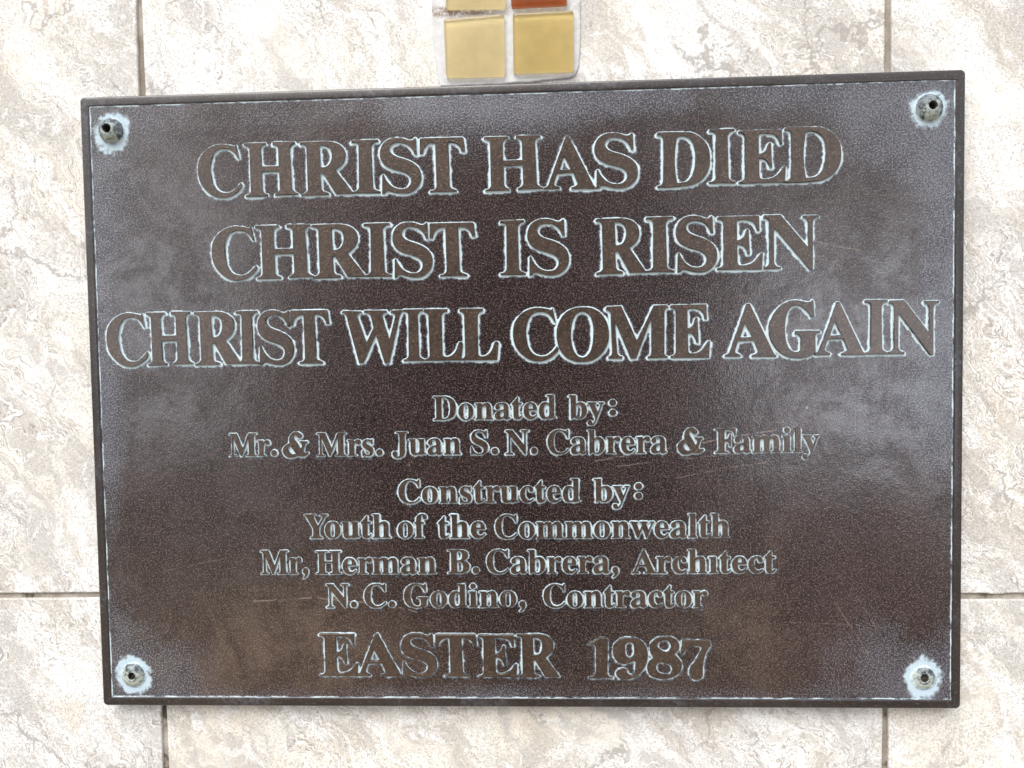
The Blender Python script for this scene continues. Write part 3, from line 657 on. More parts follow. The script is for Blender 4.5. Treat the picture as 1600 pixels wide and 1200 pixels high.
    'f': '32,0 32,35 65,40 87,48 100,60 109,77 114,106 115,161 115,608 35,608 35,681 115,681 115,776 133,879 186,956 270,1005 382,1021 465,1010 527,979 565,932 578,878 572,836 553,805 525,787 493,780 457,786 429,802 412,827 406,858 410,889 423,923 430,937 434,950 424,968 395,973 358,966 337,944 328,907 324,857 324,681 447,681 447,608 324,608 324,143 330,88 347,56 381,41 438,35 438,0',
    'w': '268,-22 37,581 13,625 -3,637 -24,645 -24,681 304,681 304,645 279,641 263,635 254,624 251,606 254,583 263,555 366,279 463,516 441,584 429,615 417,633 398,643 369,647 369,681 709,681 709,645 664,633 649,606 650,591 653,575 737,310 839,562 850,605 846,622 834,634 813,642 782,647 782,681 978,681 978,647 951,641 933,625 904,566 668,-22 634,-22 490,432 307,-22',
    'H': '34,0 34,38 98,48 137,69 157,110 164,177 164,832 157,892 136,931 98,953 35,963 35,1000 531,1000 531,963 483,957 448,948 425,934 410,912 402,878 400,832 400,550 751,550 751,832 748,878 741,912 727,934 704,948 669,957 619,963 619,1000 1114,1000 1114,963 1050,952 1012,931 993,894 987,832 987,177 993,114 1013,72 1051,48 1114,38 1114,0 619,0 619,38 683,47 723,67 744,107 751,177 751,485 400,485 400,177 406,110 426,69 466,48 531,38 531,0',
    'B': '35,0 35,38 98,48 137,71 157,113 164,180 164,810 161,865 152,906 136,933 112,951 79,960 34,963 34,1000 484,1000 653,986 774,942 846,871 870,770 855,688 810,622 735,574 630,543 756,506 847,452 901,380 919,289 912,224 893,167 860,118 815,76 758,43 690,19 611,5 522,0|400,553 413,553 513,564 578,598 614,661 625,758 617,845 591,906 545,941 475,953 434,948 412,933 403,904 400,858|487,53 568,67 622,108 651,178 661,282 648,386 608,456 539,494 434,507 400,507 400,143 404,100 418,73 445,58',
    'A': '-19,0 -19,40 20,46 52,66 80,104 108,164 453,1024 493,1022 844,190 875,122 903,75 933,49 973,40 973,0 503,0 503,40 593,55 622,100 617,130 599,178 555,291 227,291 173,155 166,129 164,106 191,56 271,40 280,40 280,0|249,353 531,353 388,701',
    'G': '588,-22 511,-18 439,-6 372,14 310,43 254,79 205,121 162,170 126,226 97,287 77,354 65,426 60,503 65,577 77,647 97,712 126,773 162,828 204,877 252,919 306,956 365,985 428,1006 495,1018 565,1022 623,1019 684,1008 747,991 811,968 832,960 851,957 874,961 891,973 906,993 920,1022 960,1022 960,676 922,676 886,760 839,832 784,891 723,936 656,964 587,973 470,944 387,855 337,707 320,500 325,391 339,296 362,215 395,148 437,96 485,58 541,36 605,28 676,36 721,60 744,100 752,156 752,280 745,338 723,374 678,393 605,400 605,435 1099,435 1099,400 1039,393 1003,375 985,340 979,282 979,63 882,26 785,-1 687,-17',
    '.': '345,130 332,189 294,236 240,262 180,262 126,236 88,189 75,130 88,71 126,24 180,-2 240,-2 294,24 332,71',
    ',': '330,130 300,220 210,265 110,220 80,130 110,40 190,0 160,-100 90,-160 120,-200 240,-120 320,0',
    ':': '500,240 486,301 447,349 391,376 329,376 273,349 234,301 220,240 234,179 273,131 329,104 391,104 447,131 486,179|500,660 486,721 447,769 391,796 329,796 273,769 234,721 220,660 234,599 273,551 329,524 391,524 447,551 486,599',
    '&': '549,1063 600,1067 652,1063 703,1051 748,1031 789,1005 830,971 860,933 869,894 863,870 852,844 836,821 817,803 787,793 749,791 711,797 681,810 661,832 648,862 634,893 613,914 593,923 570,930 547,933 529,930 514,912 507,881 505,845 506,812 521,760 553,711 591,663 625,614 663,543 701,473 736,401 772,328 806,357 832,386 849,418 857,451 857,476 854,502 846,527 834,550 820,568 800,584 776,597 749,607 750,652 1099,647 1098,593 1074,582 1052,570 1034,556 1017,540 994,507 979,469 968,428 955,388 938,344 921,300 904,255 888,211 905,191 922,175 942,162 961,154 991,148 1023,150 1056,160 1091,177 1140,134 1111,93 1080,58 1045,28 1007,5 967,-12 922,-23 877,-29 832,-30 788,-26 744,-17 701,-3 659,16 609,-11 560,-34 508,-51 457,-63 394,-71 329,-72 266,-65 207,-48 157,-21 109,14 68,56 38,102 18,148 5,199 0,251 6,300 19,340 41,378 68,414 97,447 141,490 193,526 250,556 312,580 303,615 296,649 292,682 291,716 294,760 303,805 316,848 333,888 353,924 377,958 406,989 437,1015 463,1031 491,1045 521,1056|347,457 311,432 283,405 263,377 251,347 249,311 257,272 271,233 290,198 314,166 342,135 376,110 412,93 449,85 490,85 532,93 579,109',
    '1': '40,0 40,35 77,42 100,56 111,81 115,122 115,553 112,598 103,625 82,639 44,645 46,681 326,681 326,122 329,83 339,58 360,42 395,35 395,0',
}
INSCRIPTION = [
    ('CHRIST HAS DIED', 'big', [
        [('C', -129.39, -110.99, 85.85, 106.85), ('H', -109.92, -88.04, 85.43, 106.75), ('R', -86.83, -65.1, 85.4, 106.6), ('I', -65.61, -54.2, 85.57, 106.78), ('S', -53.92, -37.2, 85.45, 107.13), ('T', -37.59, -19.25, 85.21, 106.89)],
        [('H', -11.47, 12.18, 85.15, 106.49), ('A', 12.4, 33.54, 85.24, 106.16), ('S', 32.91, 50.13, 85.26, 106.63)],
        [('D', 57.83, 78.76, 84.73, 106.39), ('I', 78.39, 88.79, 85.79, 107.02), ('E', 89.98, 108.54, 85.6, 106.44), ('D', 108.17, 130.17, 85.42, 106.95)],
    ]),
    ('CHRIST IS RISEN', 'big', [
        [('C', -124.72, -105.73, 52.03, 73.46), ('H', -106.26, -82.31, 51.71, 73.21), ('R', -82.83, -61.1, 51.75, 73.06), ('I', -61.49, -50.22, 51.62, 73.11), ('S', -49.56, -33.31, 51.36, 73.09), ('T', -34.28, -15.62, 51.13, 72.69)],
        [('I', -5.54, 4.44, 51.25, 72.99), ('S', 5.47, 22.13, 51.07, 73.15)],
        [('R', 33.06, 53.16, 50.95, 72.69), ('I', 53.04, 64.38, 51.0, 72.94), ('S', 65.15, 81.4, 51.19, 72.96), ('E', 81.52, 99.46, 51.58, 72.66), ('N', 99.72, 121.45, 51.27, 72.67)],
    ]),
    ('CHRIST WILL COME AGAIN', 'big', [
        [('C', -170.48, -152.92, 17.21, 38.72), ('H', -153.33, -134.09, 16.84, 38.5), ('R', -133.27, -113.61, 16.85, 38.37), ('I', -115.62, -106.09, 16.77, 38.52), ('S', -106.49, -91.64, 16.65, 38.43), ('T', -92.75, -76.57, 16.55, 38.41)],
        [('W', -71.12, -46.11, 17.08, 37.77), ('I', -46.02, -37.41, 16.93, 37.88), ('L', -37.28, -21.66, 16.91, 37.9), ('L', -22.62, -7.02, 16.8, 37.82)],
        [('C', -1.01, 17.48, 16.75, 37.76), ('O', 16.73, 37.9, 16.76, 37.77), ('M', 36.82, 61.8, 16.7, 37.85), ('E', 62.75, 78.27, 16.6, 37.81)],
        [('A', 84.31, 104.72, 16.65, 37.72), ('G', 101.81, 122.14, 16.59, 38.26), ('A', 119.93, 139.81, 16.79, 37.78), ('I', 139.56, 148.68, 16.68, 38.12), ('N', 148.93, 168.36, 16.5, 37.83)],
    ]),
    ('Donated by:', 'small', [
        [('D', -34.61, 9.45, -7.43, 2.27), ('o', -24.33, 9.45, -7.43, 2.27), ('n', -17.35, 9.45, -7.43, 2.27), ('a', -9.44, 9.45, -7.43, 2.27), ('t', -2.31, 9.45, -7.43, 2.27), ('e', 2.42, 9.45, -7.43, 2.27), ('d', 8.67, 9.45, -7.43, 2.27)],
        [('b', 21.16, 9.921, -7.57, 1.94), ('y', 29.02, 9.921, -7.57, 1.94), (':', 35.56, 9.921, -7.57, 1.94)],
    ]),
    ('Mr. & Mrs. Juan S. N. Cabrera & Family', 'small', [
        [('M', -120.22, 8.547, -21.54, -12.07), ('r', -108.32, 8.547, -21.54, -12.07), ('.', -102.93, 8.547, -21.54, -12.07)],
        [('&', -97.42, 9.543, -21.74, -12.29)],
        [('M', -83.34, 9.168, -21.86, -12.18), ('r', -70.58, 9.168, -21.86, -12.18), ('s', -64.79, 9.168, -21.86, -12.18), ('.', -58.99, 9.168, -21.86, -12.18)],
        [('J', -51.5, 9.107, -21.7, -12.19), ('u', -44.88, 9.107, -21.7, -12.19), ('a', -37.39, 9.107, -21.7, -12.19), ('n', -30.51, 9.107, -21.7, -12.19)],
        [('S', -19.98, 10.083, -21.84, -12.1), ('.', -11.33, 10.083, -21.84, -12.1)],
        [('N', -5.07, 9.234, -21.88, -12.03), ('.', 4.94, 9.234, -21.88, -12.03)],
        [('C', 11.92, 9.359, -22.02, -12.22), ('a', 21.54, 9.359, -22.02, -12.22), ('b', 28.61, 9.359, -22.02, -12.22), ('r', 36.02, 9.359, -22.02, -12.22), ('e', 41.92, 9.359, -22.02, -12.22), ('r', 48.11, 9.359, -22.02, -12.22), ('a', 54.02, 9.359, -22.02, -12.22)],
        [('&', 65.16, 9.236, -22.15, -12.52)],
        [('F', 80.0, 9.788, -22.25, -12.4), ('a', 87.51, 9.788, -22.25, -12.4), ('m', 94.9, 9.788, -22.25, -12.4), ('i', 106.82, 9.788, -22.25, -12.4), ('l', 111.07, 9.788, -22.25, -12.4), ('y', 115.36, 9.788, -22.25, -12.4)],
    ]),
    ('Constructed by:', 'small', [
        [('C', -50.03, 9.714, -41.81, -32.16), ('o', -40.04, 9.714, -41.81, -32.16), ('n', -32.86, 9.714, -41.81, -32.16), ('s', -24.74, 9.714, -41.81, -32.16), ('t', -18.6, 9.714, -41.81, -32.16), ('r', -13.73, 9.714, -41.81, -32.16), ('u', -7.6, 9.714, -41.81, -32.16), ('c', 0.39, 9.714, -41.81, -32.16), ('t', 6.66, 9.714, -41.81, -32.16), ('e', 11.53, 9.714, -41.81, -32.16), ('d', 17.95, 9.714, -41.81, -32.16)],
        [('b', 30.91, 10.14, -41.83, -32.29), ('y', 38.94, 10.14, -41.83, -32.29), (':', 45.62, 10.14, -41.83, -32.29)],
    ]),
    ('Youth of the Commonwealth', 'small', [
        [('Y', -88.92, 9.703, -56.15, -46.24), ('o', -81.01, 9.703, -56.15, -46.24), ('u', -73.84, 9.703, -56.15, -46.24), ('t', -65.86, 9.703, -56.15, -46.24), ('h', -60.99, 9.703, -56.15, -46.24)],
        [('o', -50.44, 9.496, -56.33, -46.46), ('f', -43.42, 9.496, -56.33, -46.46)],
        [('t', -33.73, 10.147, -56.42, -46.63), ('h', -28.65, 10.147, -56.42, -46.63), ('e', -20.16, 10.147, -56.42, -46.63)],
        [('C', -10.16, 9.71, -56.78, -46.99), ('o', -0.18, 9.71, -56.78, -46.99), ('m', 7.0, 9.71, -56.78, -46.99), ('m', 18.82, 9.71, -56.78, -46.99), ('o', 30.63, 9.71, -56.78, -46.99), ('n', 37.81, 9.71, -56.78, -46.99), ('w', 45.93, 9.71, -56.78, -46.99), ('e', 55.19, 9.71, -56.78, -46.99), ('a', 61.61, 9.71, -56.78, -46.99), ('l', 68.94, 9.71, -56.78, -46.99), ('t', 73.19, 9.71, -56.78, -46.99), ('h', 78.06, 9.71, -56.78, -46.99)],
    ]),
    ('Mr. Herman B. Cabrera, Architect', 'small', [
        [('M', -108.29, 8.513, -71.21, -61.36), ('r', -96.44, 8.513, -71.21, -61.36), (',', -91.07, 8.513, -71.21, -61.36)],
        [('H', -85.08, 9.705, -71.25, -61.59), ('e', -73.93, 9.705, -71.25, -61.59), ('r', -67.51, 9.705, -71.25, -61.59), ('m', -61.39, 9.705, -71.25, -61.59), ('a', -49.58, 9.705, -71.25, -61.59), ('n', -42.25, 9.705, -71.25, -61.59)],
        [('B', -29.79, 10.028, -71.23, -61.41), ('.', -20.04, 10.028, -71.23, -61.41)],
        [('C', -13.97, 9.791, -71.33, -61.49), ('a', -3.91, 9.791, -71.33, -61.49), ('b', 3.48, 9.791, -71.33, -61.49), ('r', 11.24, 9.791, -71.33, -61.49), ('e', 17.42, 9.791, -71.33, -61.49), ('r', 23.89, 9.791, -71.33, -61.49), ('a', 30.07, 9.791, -71.33, -61.49), (',', 37.46, 9.791, -71.33, -61.49)],
        [('A', 46.35, 10.002, -71.43, -61.73), ('r', 55.94, 10.002, -71.43, -61.73), ('c', 62.25, 10.002, -71.43, -61.73), ('h', 68.7, 10.002, -71.43, -61.73), ('1', 77.07, 10.002, -71.43, -61.73), ('t', 81.42, 10.002, -71.43, -61.73), ('e', 86.43, 10.002, -71.43, -61.73), ('c', 93.04, 10.002, -71.43, -61.73), ('t', 99.49, 10.002, -71.43, -61.73)],
    ]),
    ('N. C. Godino, Contractor', 'small', [
        [('N', -81.03, 9.12, -85.4, -75.63), ('.', -71.14, 9.12, -85.4, -75.63)],
        [('C', -65.33, 9.796, -85.39, -75.64), ('.', -55.26, 9.796, -85.39, -75.64)],
        [('G', -48.75, 10.207, -85.44, -75.7), ('o', -37.37, 10.207, -85.44, -75.7), ('d', -29.82, 10.207, -85.44, -75.7), ('i', -21.53, 10.207, -85.44, -75.7), ('n', -17.09, 10.207, -85.44, -75.7), ('o', -8.55, 10.207, -85.44, -75.7), (',', -1.01, 10.207, -85.44, -75.7)],
        [('C', 9.31, 9.626, -85.53, -75.97), ('o', 19.21, 9.626, -85.53, -75.97), ('n', 26.32, 9.626, -85.53, -75.97), ('t', 34.37, 9.626, -85.53, -75.97), ('r', 39.19, 9.626, -85.53, -75.97), ('a', 45.27, 9.626, -85.53, -75.97), ('c', 52.53, 9.626, -85.53, -75.97), ('t', 58.74, 9.626, -85.53, -75.97), ('o', 63.56, 9.626, -85.53, -75.97), ('r', 70.68, 9.626, -85.53, -75.97)],
    ]),
    ('EASTER 1987', 'big', [
        [('E', -84.15, -68.19, -114.44, -96.45), ('A', -68.86, -49.61, -114.5, -96.6), ('S', -49.75, -35.0, -114.61, -96.76), ('T', -35.41, -18.19, -114.65, -96.91), ('E', -17.53, -1.59, -114.79, -97.06), ('R', -1.45, 15.87, -114.77, -97.08)],
        [('1', 28.1, 37.9, -115.19, -98.13), ('9', 38.16, 52.34, -115.17, -98.19), ('8', 52.26, 66.16, -115.15, -98.15), ('7', 65.77, 77.98, -115.21, -98.48)],
    ]),
]

# ------------------------------------------------------------------ plaque
FIELD_Y = 0.9          # recessed field lies 0.9 mm behind the raised faces
PW, PH = 356.6, 255.5  # outer size
RIM = 3.9
plaque = empty('memorial_plaque', (0, WALL_Y * MM, 0), 'dark cast bronze plaque with raised inscription, screwed to the tiled wall by four corner bolts', 'plaque')


def local(x, y, z):
    return (x * MM, (y - WALL_Y) * MM, z * MM)


def parse(s):
    return [[tuple(float(v) / 1000 for v in p.split(',')) for p in c.split()] for c in s.split('|')]


BIGP = {k: parse(v) for k, v in BIG_GLYPHS.items()}
SMALLP = {k: parse(v) for k, v in SMALL_GLYPHS.items()}


def area(c):
    return 0.5 * sum(c[i - 1][0] * c[i][1] - c[i][0] * c[i - 1][1] for i in range(len(c)))


def inside(p, c):
    r = False
    for i in range(len(c)):
        (x1, y1), (x2, y2) = c[i - 1], c[i]
        if (y1 > p[1]) != (y2 > p[1]) and p[0] < (x2 - x1) * (p[1] - y1) / (y2 - y1) + x1:
            r = not r
    return r


def clean(c):
    out = []
    for p in c:
        if not out or math.hypot(p[0] - out[-1][0], p[1] - out[-1][1]) > 0.03:
            out.append(p)
    if math.hypot(out[0][0] - out[-1][0], out[0][1] - out[-1][1]) < 0.03:
        out.pop()
    return out


def oriented(contours):
    """outer contours counter-clockwise, holes clockwise; grouped (outer, holes)"""
    cs = [clean(c) for c in contours]
    depth = [sum(inside(c[0], d) for d in cs if d is not c) for c in cs]
    fixed = []
    for c, d in zip(cs, depth):
        a = area(c)
        if (d % 2 == 0) != (a > 0):
            c = c[::-1]
        fixed.append(c)
    groups = [[c] for c, d in zip(fixed, depth) if d % 2 == 0]
    for c, d in zip(fixed, depth):
        if d % 2:
            for g in groups:
                if inside(c[0], g[0]):
                    g.append(c)
                    break
    return groups


def offset(c, d):
    n = len(c)
    out = []
    for i in range(n):
        p, a, b = Vector(c[i]), Vector(c[i - 1]), Vector(c[(i + 1) % n])
        e1, e2 = (p - a).normalized(), (b - p).normalized()
        n1, n2 = Vector((e1.y, -e1.x)), Vector((e2.y, -e2.x))
        m = n1 + n2
        if m.length < 1e-4:
            m = n1
        m.normalize()
        k = d / max(m.dot(n1), 0.5)
        out.append(tuple(p + m * k))
    return out


LETTER_POLYS = []      # (contours in mm, size kind) for the patina map


def word_mesh(letters, size, parent, text):
    V, F, S = [], [], []
    def wear(x, z):
        w = 1.0 - 0.25 * max(0.0, min(1.0, (x - 60) / 70)) * (1.0 if size == 'small' else 0.35)
        if z < -96 and size == 'big':
            w *= 0.72
        if size == 'small':
            w *= 0.80
        return w * (0.86 + 0.24 * math.sin(x * 0.083 + z * 0.05 + 1.3) * math.sin(z * 0.11 + 0.4) + rng.uniform(-0.12, 0.12))

    base_off, mid_off, top_off = ((0.20, 0.07, -0.10) if size == 'big' else (0.09, 0.02, -0.05))
    for li, (contours) in enumerate(letters):
        LETTER_POLYS.append((contours, size))
        lift = -0.015 * (li % 3) + rng.uniform(-0.01, 0.01)
        for g in oriented(contours):
            tops = []
            for c in g:
                n = len(c)
                wv = min(1.0, max(0.3, wear(*c[0])))
                rings = [(offset(c, base_off), FIELD_Y + 0.05, 1.0), (offset(c, mid_off), 0.28, 0.75), (offset(c, top_off * 0.35), 0.06, 0.22), (offset(c, top_off), lift, 0.0)]
                s0 = len(V)
                for pts, y, a in rings:
                    for x, z in pts:
                        V.append(local(x, y, z))
                        S.append(a * wv)
                for r_ in range(len(rings) - 1):
                    for i in range(n):
                        j = (i + 1) % n
                        F.append((s0 + r_ * n + i, s0 + r_ * n + j, s0 + (r_ + 1) * n + j, s0 + (r_ + 1) * n + i))
                tops.append([(s0 + (len(rings) - 1) * n + i, rings[-1][0][i]) for i in range(n)])
            idx = [q for t in tops for q, _ in t]
            tri = tessellate_polygon([[Vector((p[0], p[1], 0)) for _, p in t] for t in tops])
            flat = [p for t in tops for _, p in t]
            for a, b, c in tri:
                pa, pb, pc = flat[a], flat[b], flat[c]
                if (pb[0] - pa[0]) * (pc[1] - pa[1]) - (pb[1] - pa[1]) * (pc[0] - pa[0]) < 0:
                    b, c = c, b
                F.append((idx[a], idx[b], idx[c]))
    o = link_mesh('raised_word', V, F, M_RAISED, parent)
    set_attr(o, 'side', S)
    o['label'] = text
    return o


for line, size, words in INSCRIPTION:
    texts = line.split(' ')
    zmid = sum(l[3] for w in words for l in w) / sum(len(w) for w in words)
    line_o = empty('inscription_line', (0, 0, 0), 'raised line of lettering reading %s' % line, None, plaque)
    for w, text in zip(words, texts):
        letters = []
        for l in w:
            if size == 'big':
                ch, x0, x1, zb, zt = l
                cs = [[(x0 + (x1 - x0) * u, zb + (zt - zb) * v) for u, v in c] for c in BIGP[ch]]
            else:
                ch, x0, k, zb, zt = l
                cs = [[(x0 + k * u, zb + (zt - zb) * v) for u, v in c] for c in SMALLP[ch]]
            letters.append(cs)
        word_mesh(letters, size, line_o, 'raised %s reading %s' % ('large capitals' if size == 'big' else 'small lettering', text))

# ---- patina map: verdigris gathers in the corner where letters, border and bolts meet the field
CELL = 0.25
FW, FH = PW - 2 * RIM + 0.6, PH - 2 * RIM + 0.6
NX, NZ = int(FW / CELL) + 1, int(FH / CELL) + 1
gx = np.linspace(-FW / 2, FW / 2, NX).astype(np.float32)
gz = np.linspace(-FH / 2, FH / 2, NZ).astype(np.float32)
GX, GZ_ = np.meshgrid(gx, gz)
nrng = np.random.default_rng(11)


def soft_noise(cell_mm, octaves=3):
    out = np.zeros((NZ, NX), np.float32)
    amp, tot = 1.0, 0.0
    for o in range(octaves):
        c = cell_mm / 2 ** o
        nx, nz = int(FW / c) + 3, int(FH / c) + 3
        g = nrng.random((nz, nx)).astype(np.float32)
        u = (gx + FW / 2) / c
        v = (gz + FH / 2) / c
        i, j = u.astype(int), v.astype(int)
        fu, fv = u - i, v - j
        fu, fv = (fu * fu * (3 - 2 * fu))[None, :], (fv * fv * (3 - 2 * fv))[:, None]
        out += amp * ((g[j][:, i] * (1 - fu) + g[j][:, i + 1] * fu) * (1 - fv) + (g[j + 1][:, i] * (1 - fu) + g[j + 1][:, i + 1] * fu) * fv)
        tot += amp
        amp *= 0.55
    return out / tot


def sstep(x, a, b):
    t = np.clip((x - a) / (b - a), 0, 1)
    return t * t * (3 - 2 * t)


mask = np.zeros((NZ, NX), bool)
small_mask = np.zeros((NZ, NX), np.float32)
for cs, size in LETTER_POLYS:
    A = [np.array(c, np.float32) for c in cs]
    lo = np.min([a.min(0) for a in A], 0)
    hi = np.max([a.max(0) for a in A], 0)
    i0, i1 = np.searchsorted(gx, [lo[0], hi[0]])
    j0, j1 = np.searchsorted(gz, [lo[1], hi[1]])
    X, Z = GX[j0:j1, i0:i1], GZ_[j0:j1, i0:i1]
    ins = np.zeros(X.shape, bool)
    for a in A:
        for (x1, z1), (x2, z2) in zip(a, np.roll(a, -1, 0)):
            if z1 == z2:
                continue
            hit = ((z1 > Z) != (z2 > Z)) & (X < (x2 - x1) * (Z - z1) / (z2 - z1) + x1)
            ins ^= hit
    mask[j0:j1, i0:i1] |= ins
    if size == 'small':
        small_mask[j0:j1, i0:i1] = 1.0
RAD = 9
dist = np.full((NZ, NX), 99.0, np.float32)
for oj in range(-RAD, RAD + 1):
    for oi in range(-RAD, RAD + 1):
        d = math.hypot(oi, oj) * CELL
        if d > RAD * CELL:
            continue
        # verdigris hangs below edges more than it sits on top of them
        d *= 0.66 if oj < 0 else (1.0 if oj == 0 else 1.0 + 0.55 * oj / math.hypot(oi, oj))
        src = mask[max(0, -oj):NZ - max(0, oj), max(0, -oi):NX - max(0, oi)]
        dst = dist[max(0, oj):NZ - max(0, -oj), max(0, oi):NX - max(0, -oi)]
        np.minimum(dst, np.where(src, d, 99.0), out=dst)


def box(a, r):
    for ax in (0, 1):
        c = np.cumsum(np.pad(a, [(r + 1, r) if k == ax else (0, 0) for k in (0, 1)], mode='edge'), axis=ax, dtype=np.float64)
        a = ((np.take(c, range(2 * r + 1, c.shape[ax]), ax) - np.take(c, range(0, c.shape[ax] - 2 * r - 1), ax)) / (2 * r + 1)).astype(np.float32)
    return a


crowd = box(box(mask.astype(np.float32), 6), 6)
n1, n2, n3 = soft_noise(1.6), soft_noise(5.0), soft_noise(28.0)
sig = 0.70 - 0.24 * (box(small_mask, 5) > 0.01)
patina = 1.02 * np.exp(-(dist / sig) ** 2) * (0.30 + 1.25 * n1) * (0.62 + 0.75 * n2)
patina += 0.42 * np.exp(-dist / (sig * 1.5)) * (0.3 + 1.1 * n2)
patina += (sstep(crowd, 0.30, 0.62) * 0.55 * (dist < 3) * (0.4 + 0.9 * n1))
fade = 1.0 - 0.22 * sstep(GX, 50, 115) * (box(small_mask, 8) > 0.01)
fade *= 0.78 + 0.48 * soft_noise(45.0, 2)
fade *= 1.0 - 0.42 * (GZ_ < -98)
patina *= fade
# border line
edge = np.minimum(FW / 2 - np.abs(GX), FH / 2 - np.abs(GZ_))
patina = np.maximum(patina, np.exp(-((edge - 0.3) / 0.55) ** 2) * (0.05 + 1.1 * n2) * 0.9)
patina += 0.20 * np.exp(-edge / 4.0) * n1
powder = np.zeros_like(patina)
BOLTS = [(-165.2, 113.6), (164.2, 113.2), (-164.6, -114.4), (163.6, -114.9)]
for k, (bx, bz) in enumerate(BOLTS):
    r = np.hypot(GX - bx, (GZ_ - bz) * np.where(GZ_ < bz, 0.82 if k < 2 else 0.95, 1.0))
    th = np.arctan2(GZ_ - bz, GX - bx)
    R0 = (7.6, 6.8, 7.8, 7.9)[k] + 0.45 * np.sin(th * 2 + 1.7 * k) + 0.2 * np.sin(th * 5 + 2 * k) + 2.4 * (n1 - 0.5) + 1.2 * (n2 - 0.5)
    powder = np.maximum(powder, (1 - sstep(r - R0, -2.2, 1.6)) * (1.05 + 0.4 * n1))
    powder = np.maximum(powder, 0.30 * np.exp(-np.maximum(r - R0, 0) / 3.0) * n1)
    patina += 0.16 * np.exp(-np.maximum(r - R0, 0) / 4.5) * n1
patina = np.clip(patina, 0, 1.2)
# oxide in corners and edges, with some grey reflected sheen painted into the colour
scratch = np.zeros((NZ, NX), np.float32)
for pts, wdt, a in (([(-112, -83), (-86, -81.5), (-55, -84.5), (-42, -88)], .22, .8), ([(32, -25), (70, -19), (112, -12)], .20, .9), ([(40, -27.5), (75, -24), (118, -20)], .16, .7),
                    ([(62, -33), (85, -28.5), (104, -26)], .16, .6), ([(-158, 60), (-157, 20), (-158.5, -20)], .16, .4), ([(120, 62), (138, 58)], .2, .5),
                    ([(-40, 96), (-36, 70)], .14, .3), ([(128, -84), (142, -106)], .16, .6), ([(136, -80), (146, -97)], .14, .5), ([(110, -92), (150, -94)], .13, .4),
                    ([(-120, 95), (-100, 112)], .14, .35), ([(40, -50), (66, -58)], .14, .35), ([(-70, -100), (-40, -112)], .13, .3), ([(-150, -70), (-120, -64), (-95, -66)], .14, .35)):
    for (x1, z1), (x2, z2) in zip(pts, pts[1:]):
        L2 = (x2 - x1) ** 2 + (z2 - z1) ** 2
        tt = np.clip(((GX - x1) * (x2 - x1) + (GZ_ - z1) * (z2 - z1)) / L2, 0, 1)
        dd = np.hypot(GX - x1 - tt * (x2 - x1) + 0.5 * (n2 - .5), GZ_ - z1 - tt * (z2 - z1) + 0.9 * (n2 - .5))
        scratch = np.maximum(scratch, a * np.exp(-(dd / wdt) ** 2))
for sx, sz, sr, a in ((59.5, -121.5, .5, 1), (117, -4.5, .45, 1), (107, -12.5, .35, .8), (29, 28, .3, .6), (-115, 48, .35, .6), (-45, -26, .4, .6), (-30, 62, .3, .5), (100, 74, .3, .6)):
    scratch = np.maximum(scratch, a * np.exp(-(np.hypot(GX - sx, (GZ_ - sz) * .6) / sr) ** 2))
film_sheen = np.zeros_like(patina)
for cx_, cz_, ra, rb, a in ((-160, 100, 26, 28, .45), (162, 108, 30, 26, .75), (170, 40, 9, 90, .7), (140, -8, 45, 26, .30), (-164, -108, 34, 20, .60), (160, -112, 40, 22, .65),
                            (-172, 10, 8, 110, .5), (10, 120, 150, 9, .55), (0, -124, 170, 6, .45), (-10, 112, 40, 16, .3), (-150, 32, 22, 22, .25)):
    film_sheen += a * np.exp(-(((GX - cx_) / ra) ** 2 + ((GZ_ - cz_) / rb) ** 2))
film_sheen = np.clip(film_sheen * (0.55 + 0.9 * n3) + 0.25 * (n3 - 0.5) + 0.18 * (n2 - 0.5), 0, 1)

verts = np.empty((NZ * NX, 3), np.float32)
verts[:, 0] = GX.ravel() * MM
verts[:, 1] = (FIELD_Y - WALL_Y + 0.10 * (n3.ravel() - 0.5) + 0.03 * (n1.ravel() - 0.5)) * MM
verts[:, 2] = GZ_.ravel() * MM
ii = (np.arange(NZ - 1)[:, None] * NX + np.arange(NX - 1)[None, :]).ravel()
quads = np.stack([ii, ii + 1, ii + 1 + NX, ii + NX], 1).astype(np.int32)
me = bpy.data.meshes.new('recessed_field')
me.vertices.add(len(verts))
me.vertices.foreach_set('co', verts.ravel())
me.loops.add(quads.size)
me.loops.foreach_set('vertex_index', quads.ravel())
me.polygons.add(len(quads))
me.polygons.foreach_set('loop_start', np.arange(0, quads.size, 4, dtype=np.int32))
me.polygons.foreach_set('use_smooth', np.ones(len(quads), bool))
me.update(calc_edges=True)
me.materials.append(M_FIELD)
field = bpy.data.objects.new('recessed_field', me)
COL.objects.link(field)
field.parent = plaque
set_attr(field, 'patina', patina.ravel())
set_attr(field, 'film_sheen', film_sheen.ravel())
set_attr(field, 'powder', powder.ravel())
set_attr(field, 'scratch', scratch.ravel())

# ---- raised border and body of the plaque: rounded rectangle rings from the inner step out to the wall


def rounded(w, h, r, n=8, seg=40):
    pts = []
    for cx_, cz_, a0 in ((w / 2 - r, h / 2 - r, 0), (-w / 2 + r, h / 2 - r, 90), (-w / 2 + r, -h / 2 + r, 180), (w / 2 - r, -h / 2 + r, 270)):
        for k in range(n + 1):
            a = R(a0 + 90 * k / n)
            pts.append((cx_ + r * math.cos(a), cz_ + r * math.sin(a)))
    out = []
    for i in range(len(pts)):
        a, b = Vector(pts[i]), Vector(pts[(i + 1) % len(pts)])
        m = seg if (b - a).length > 20 else 1
        for k in range(m):
            out.append(tuple(a.lerp(b, k / m)))
    return out


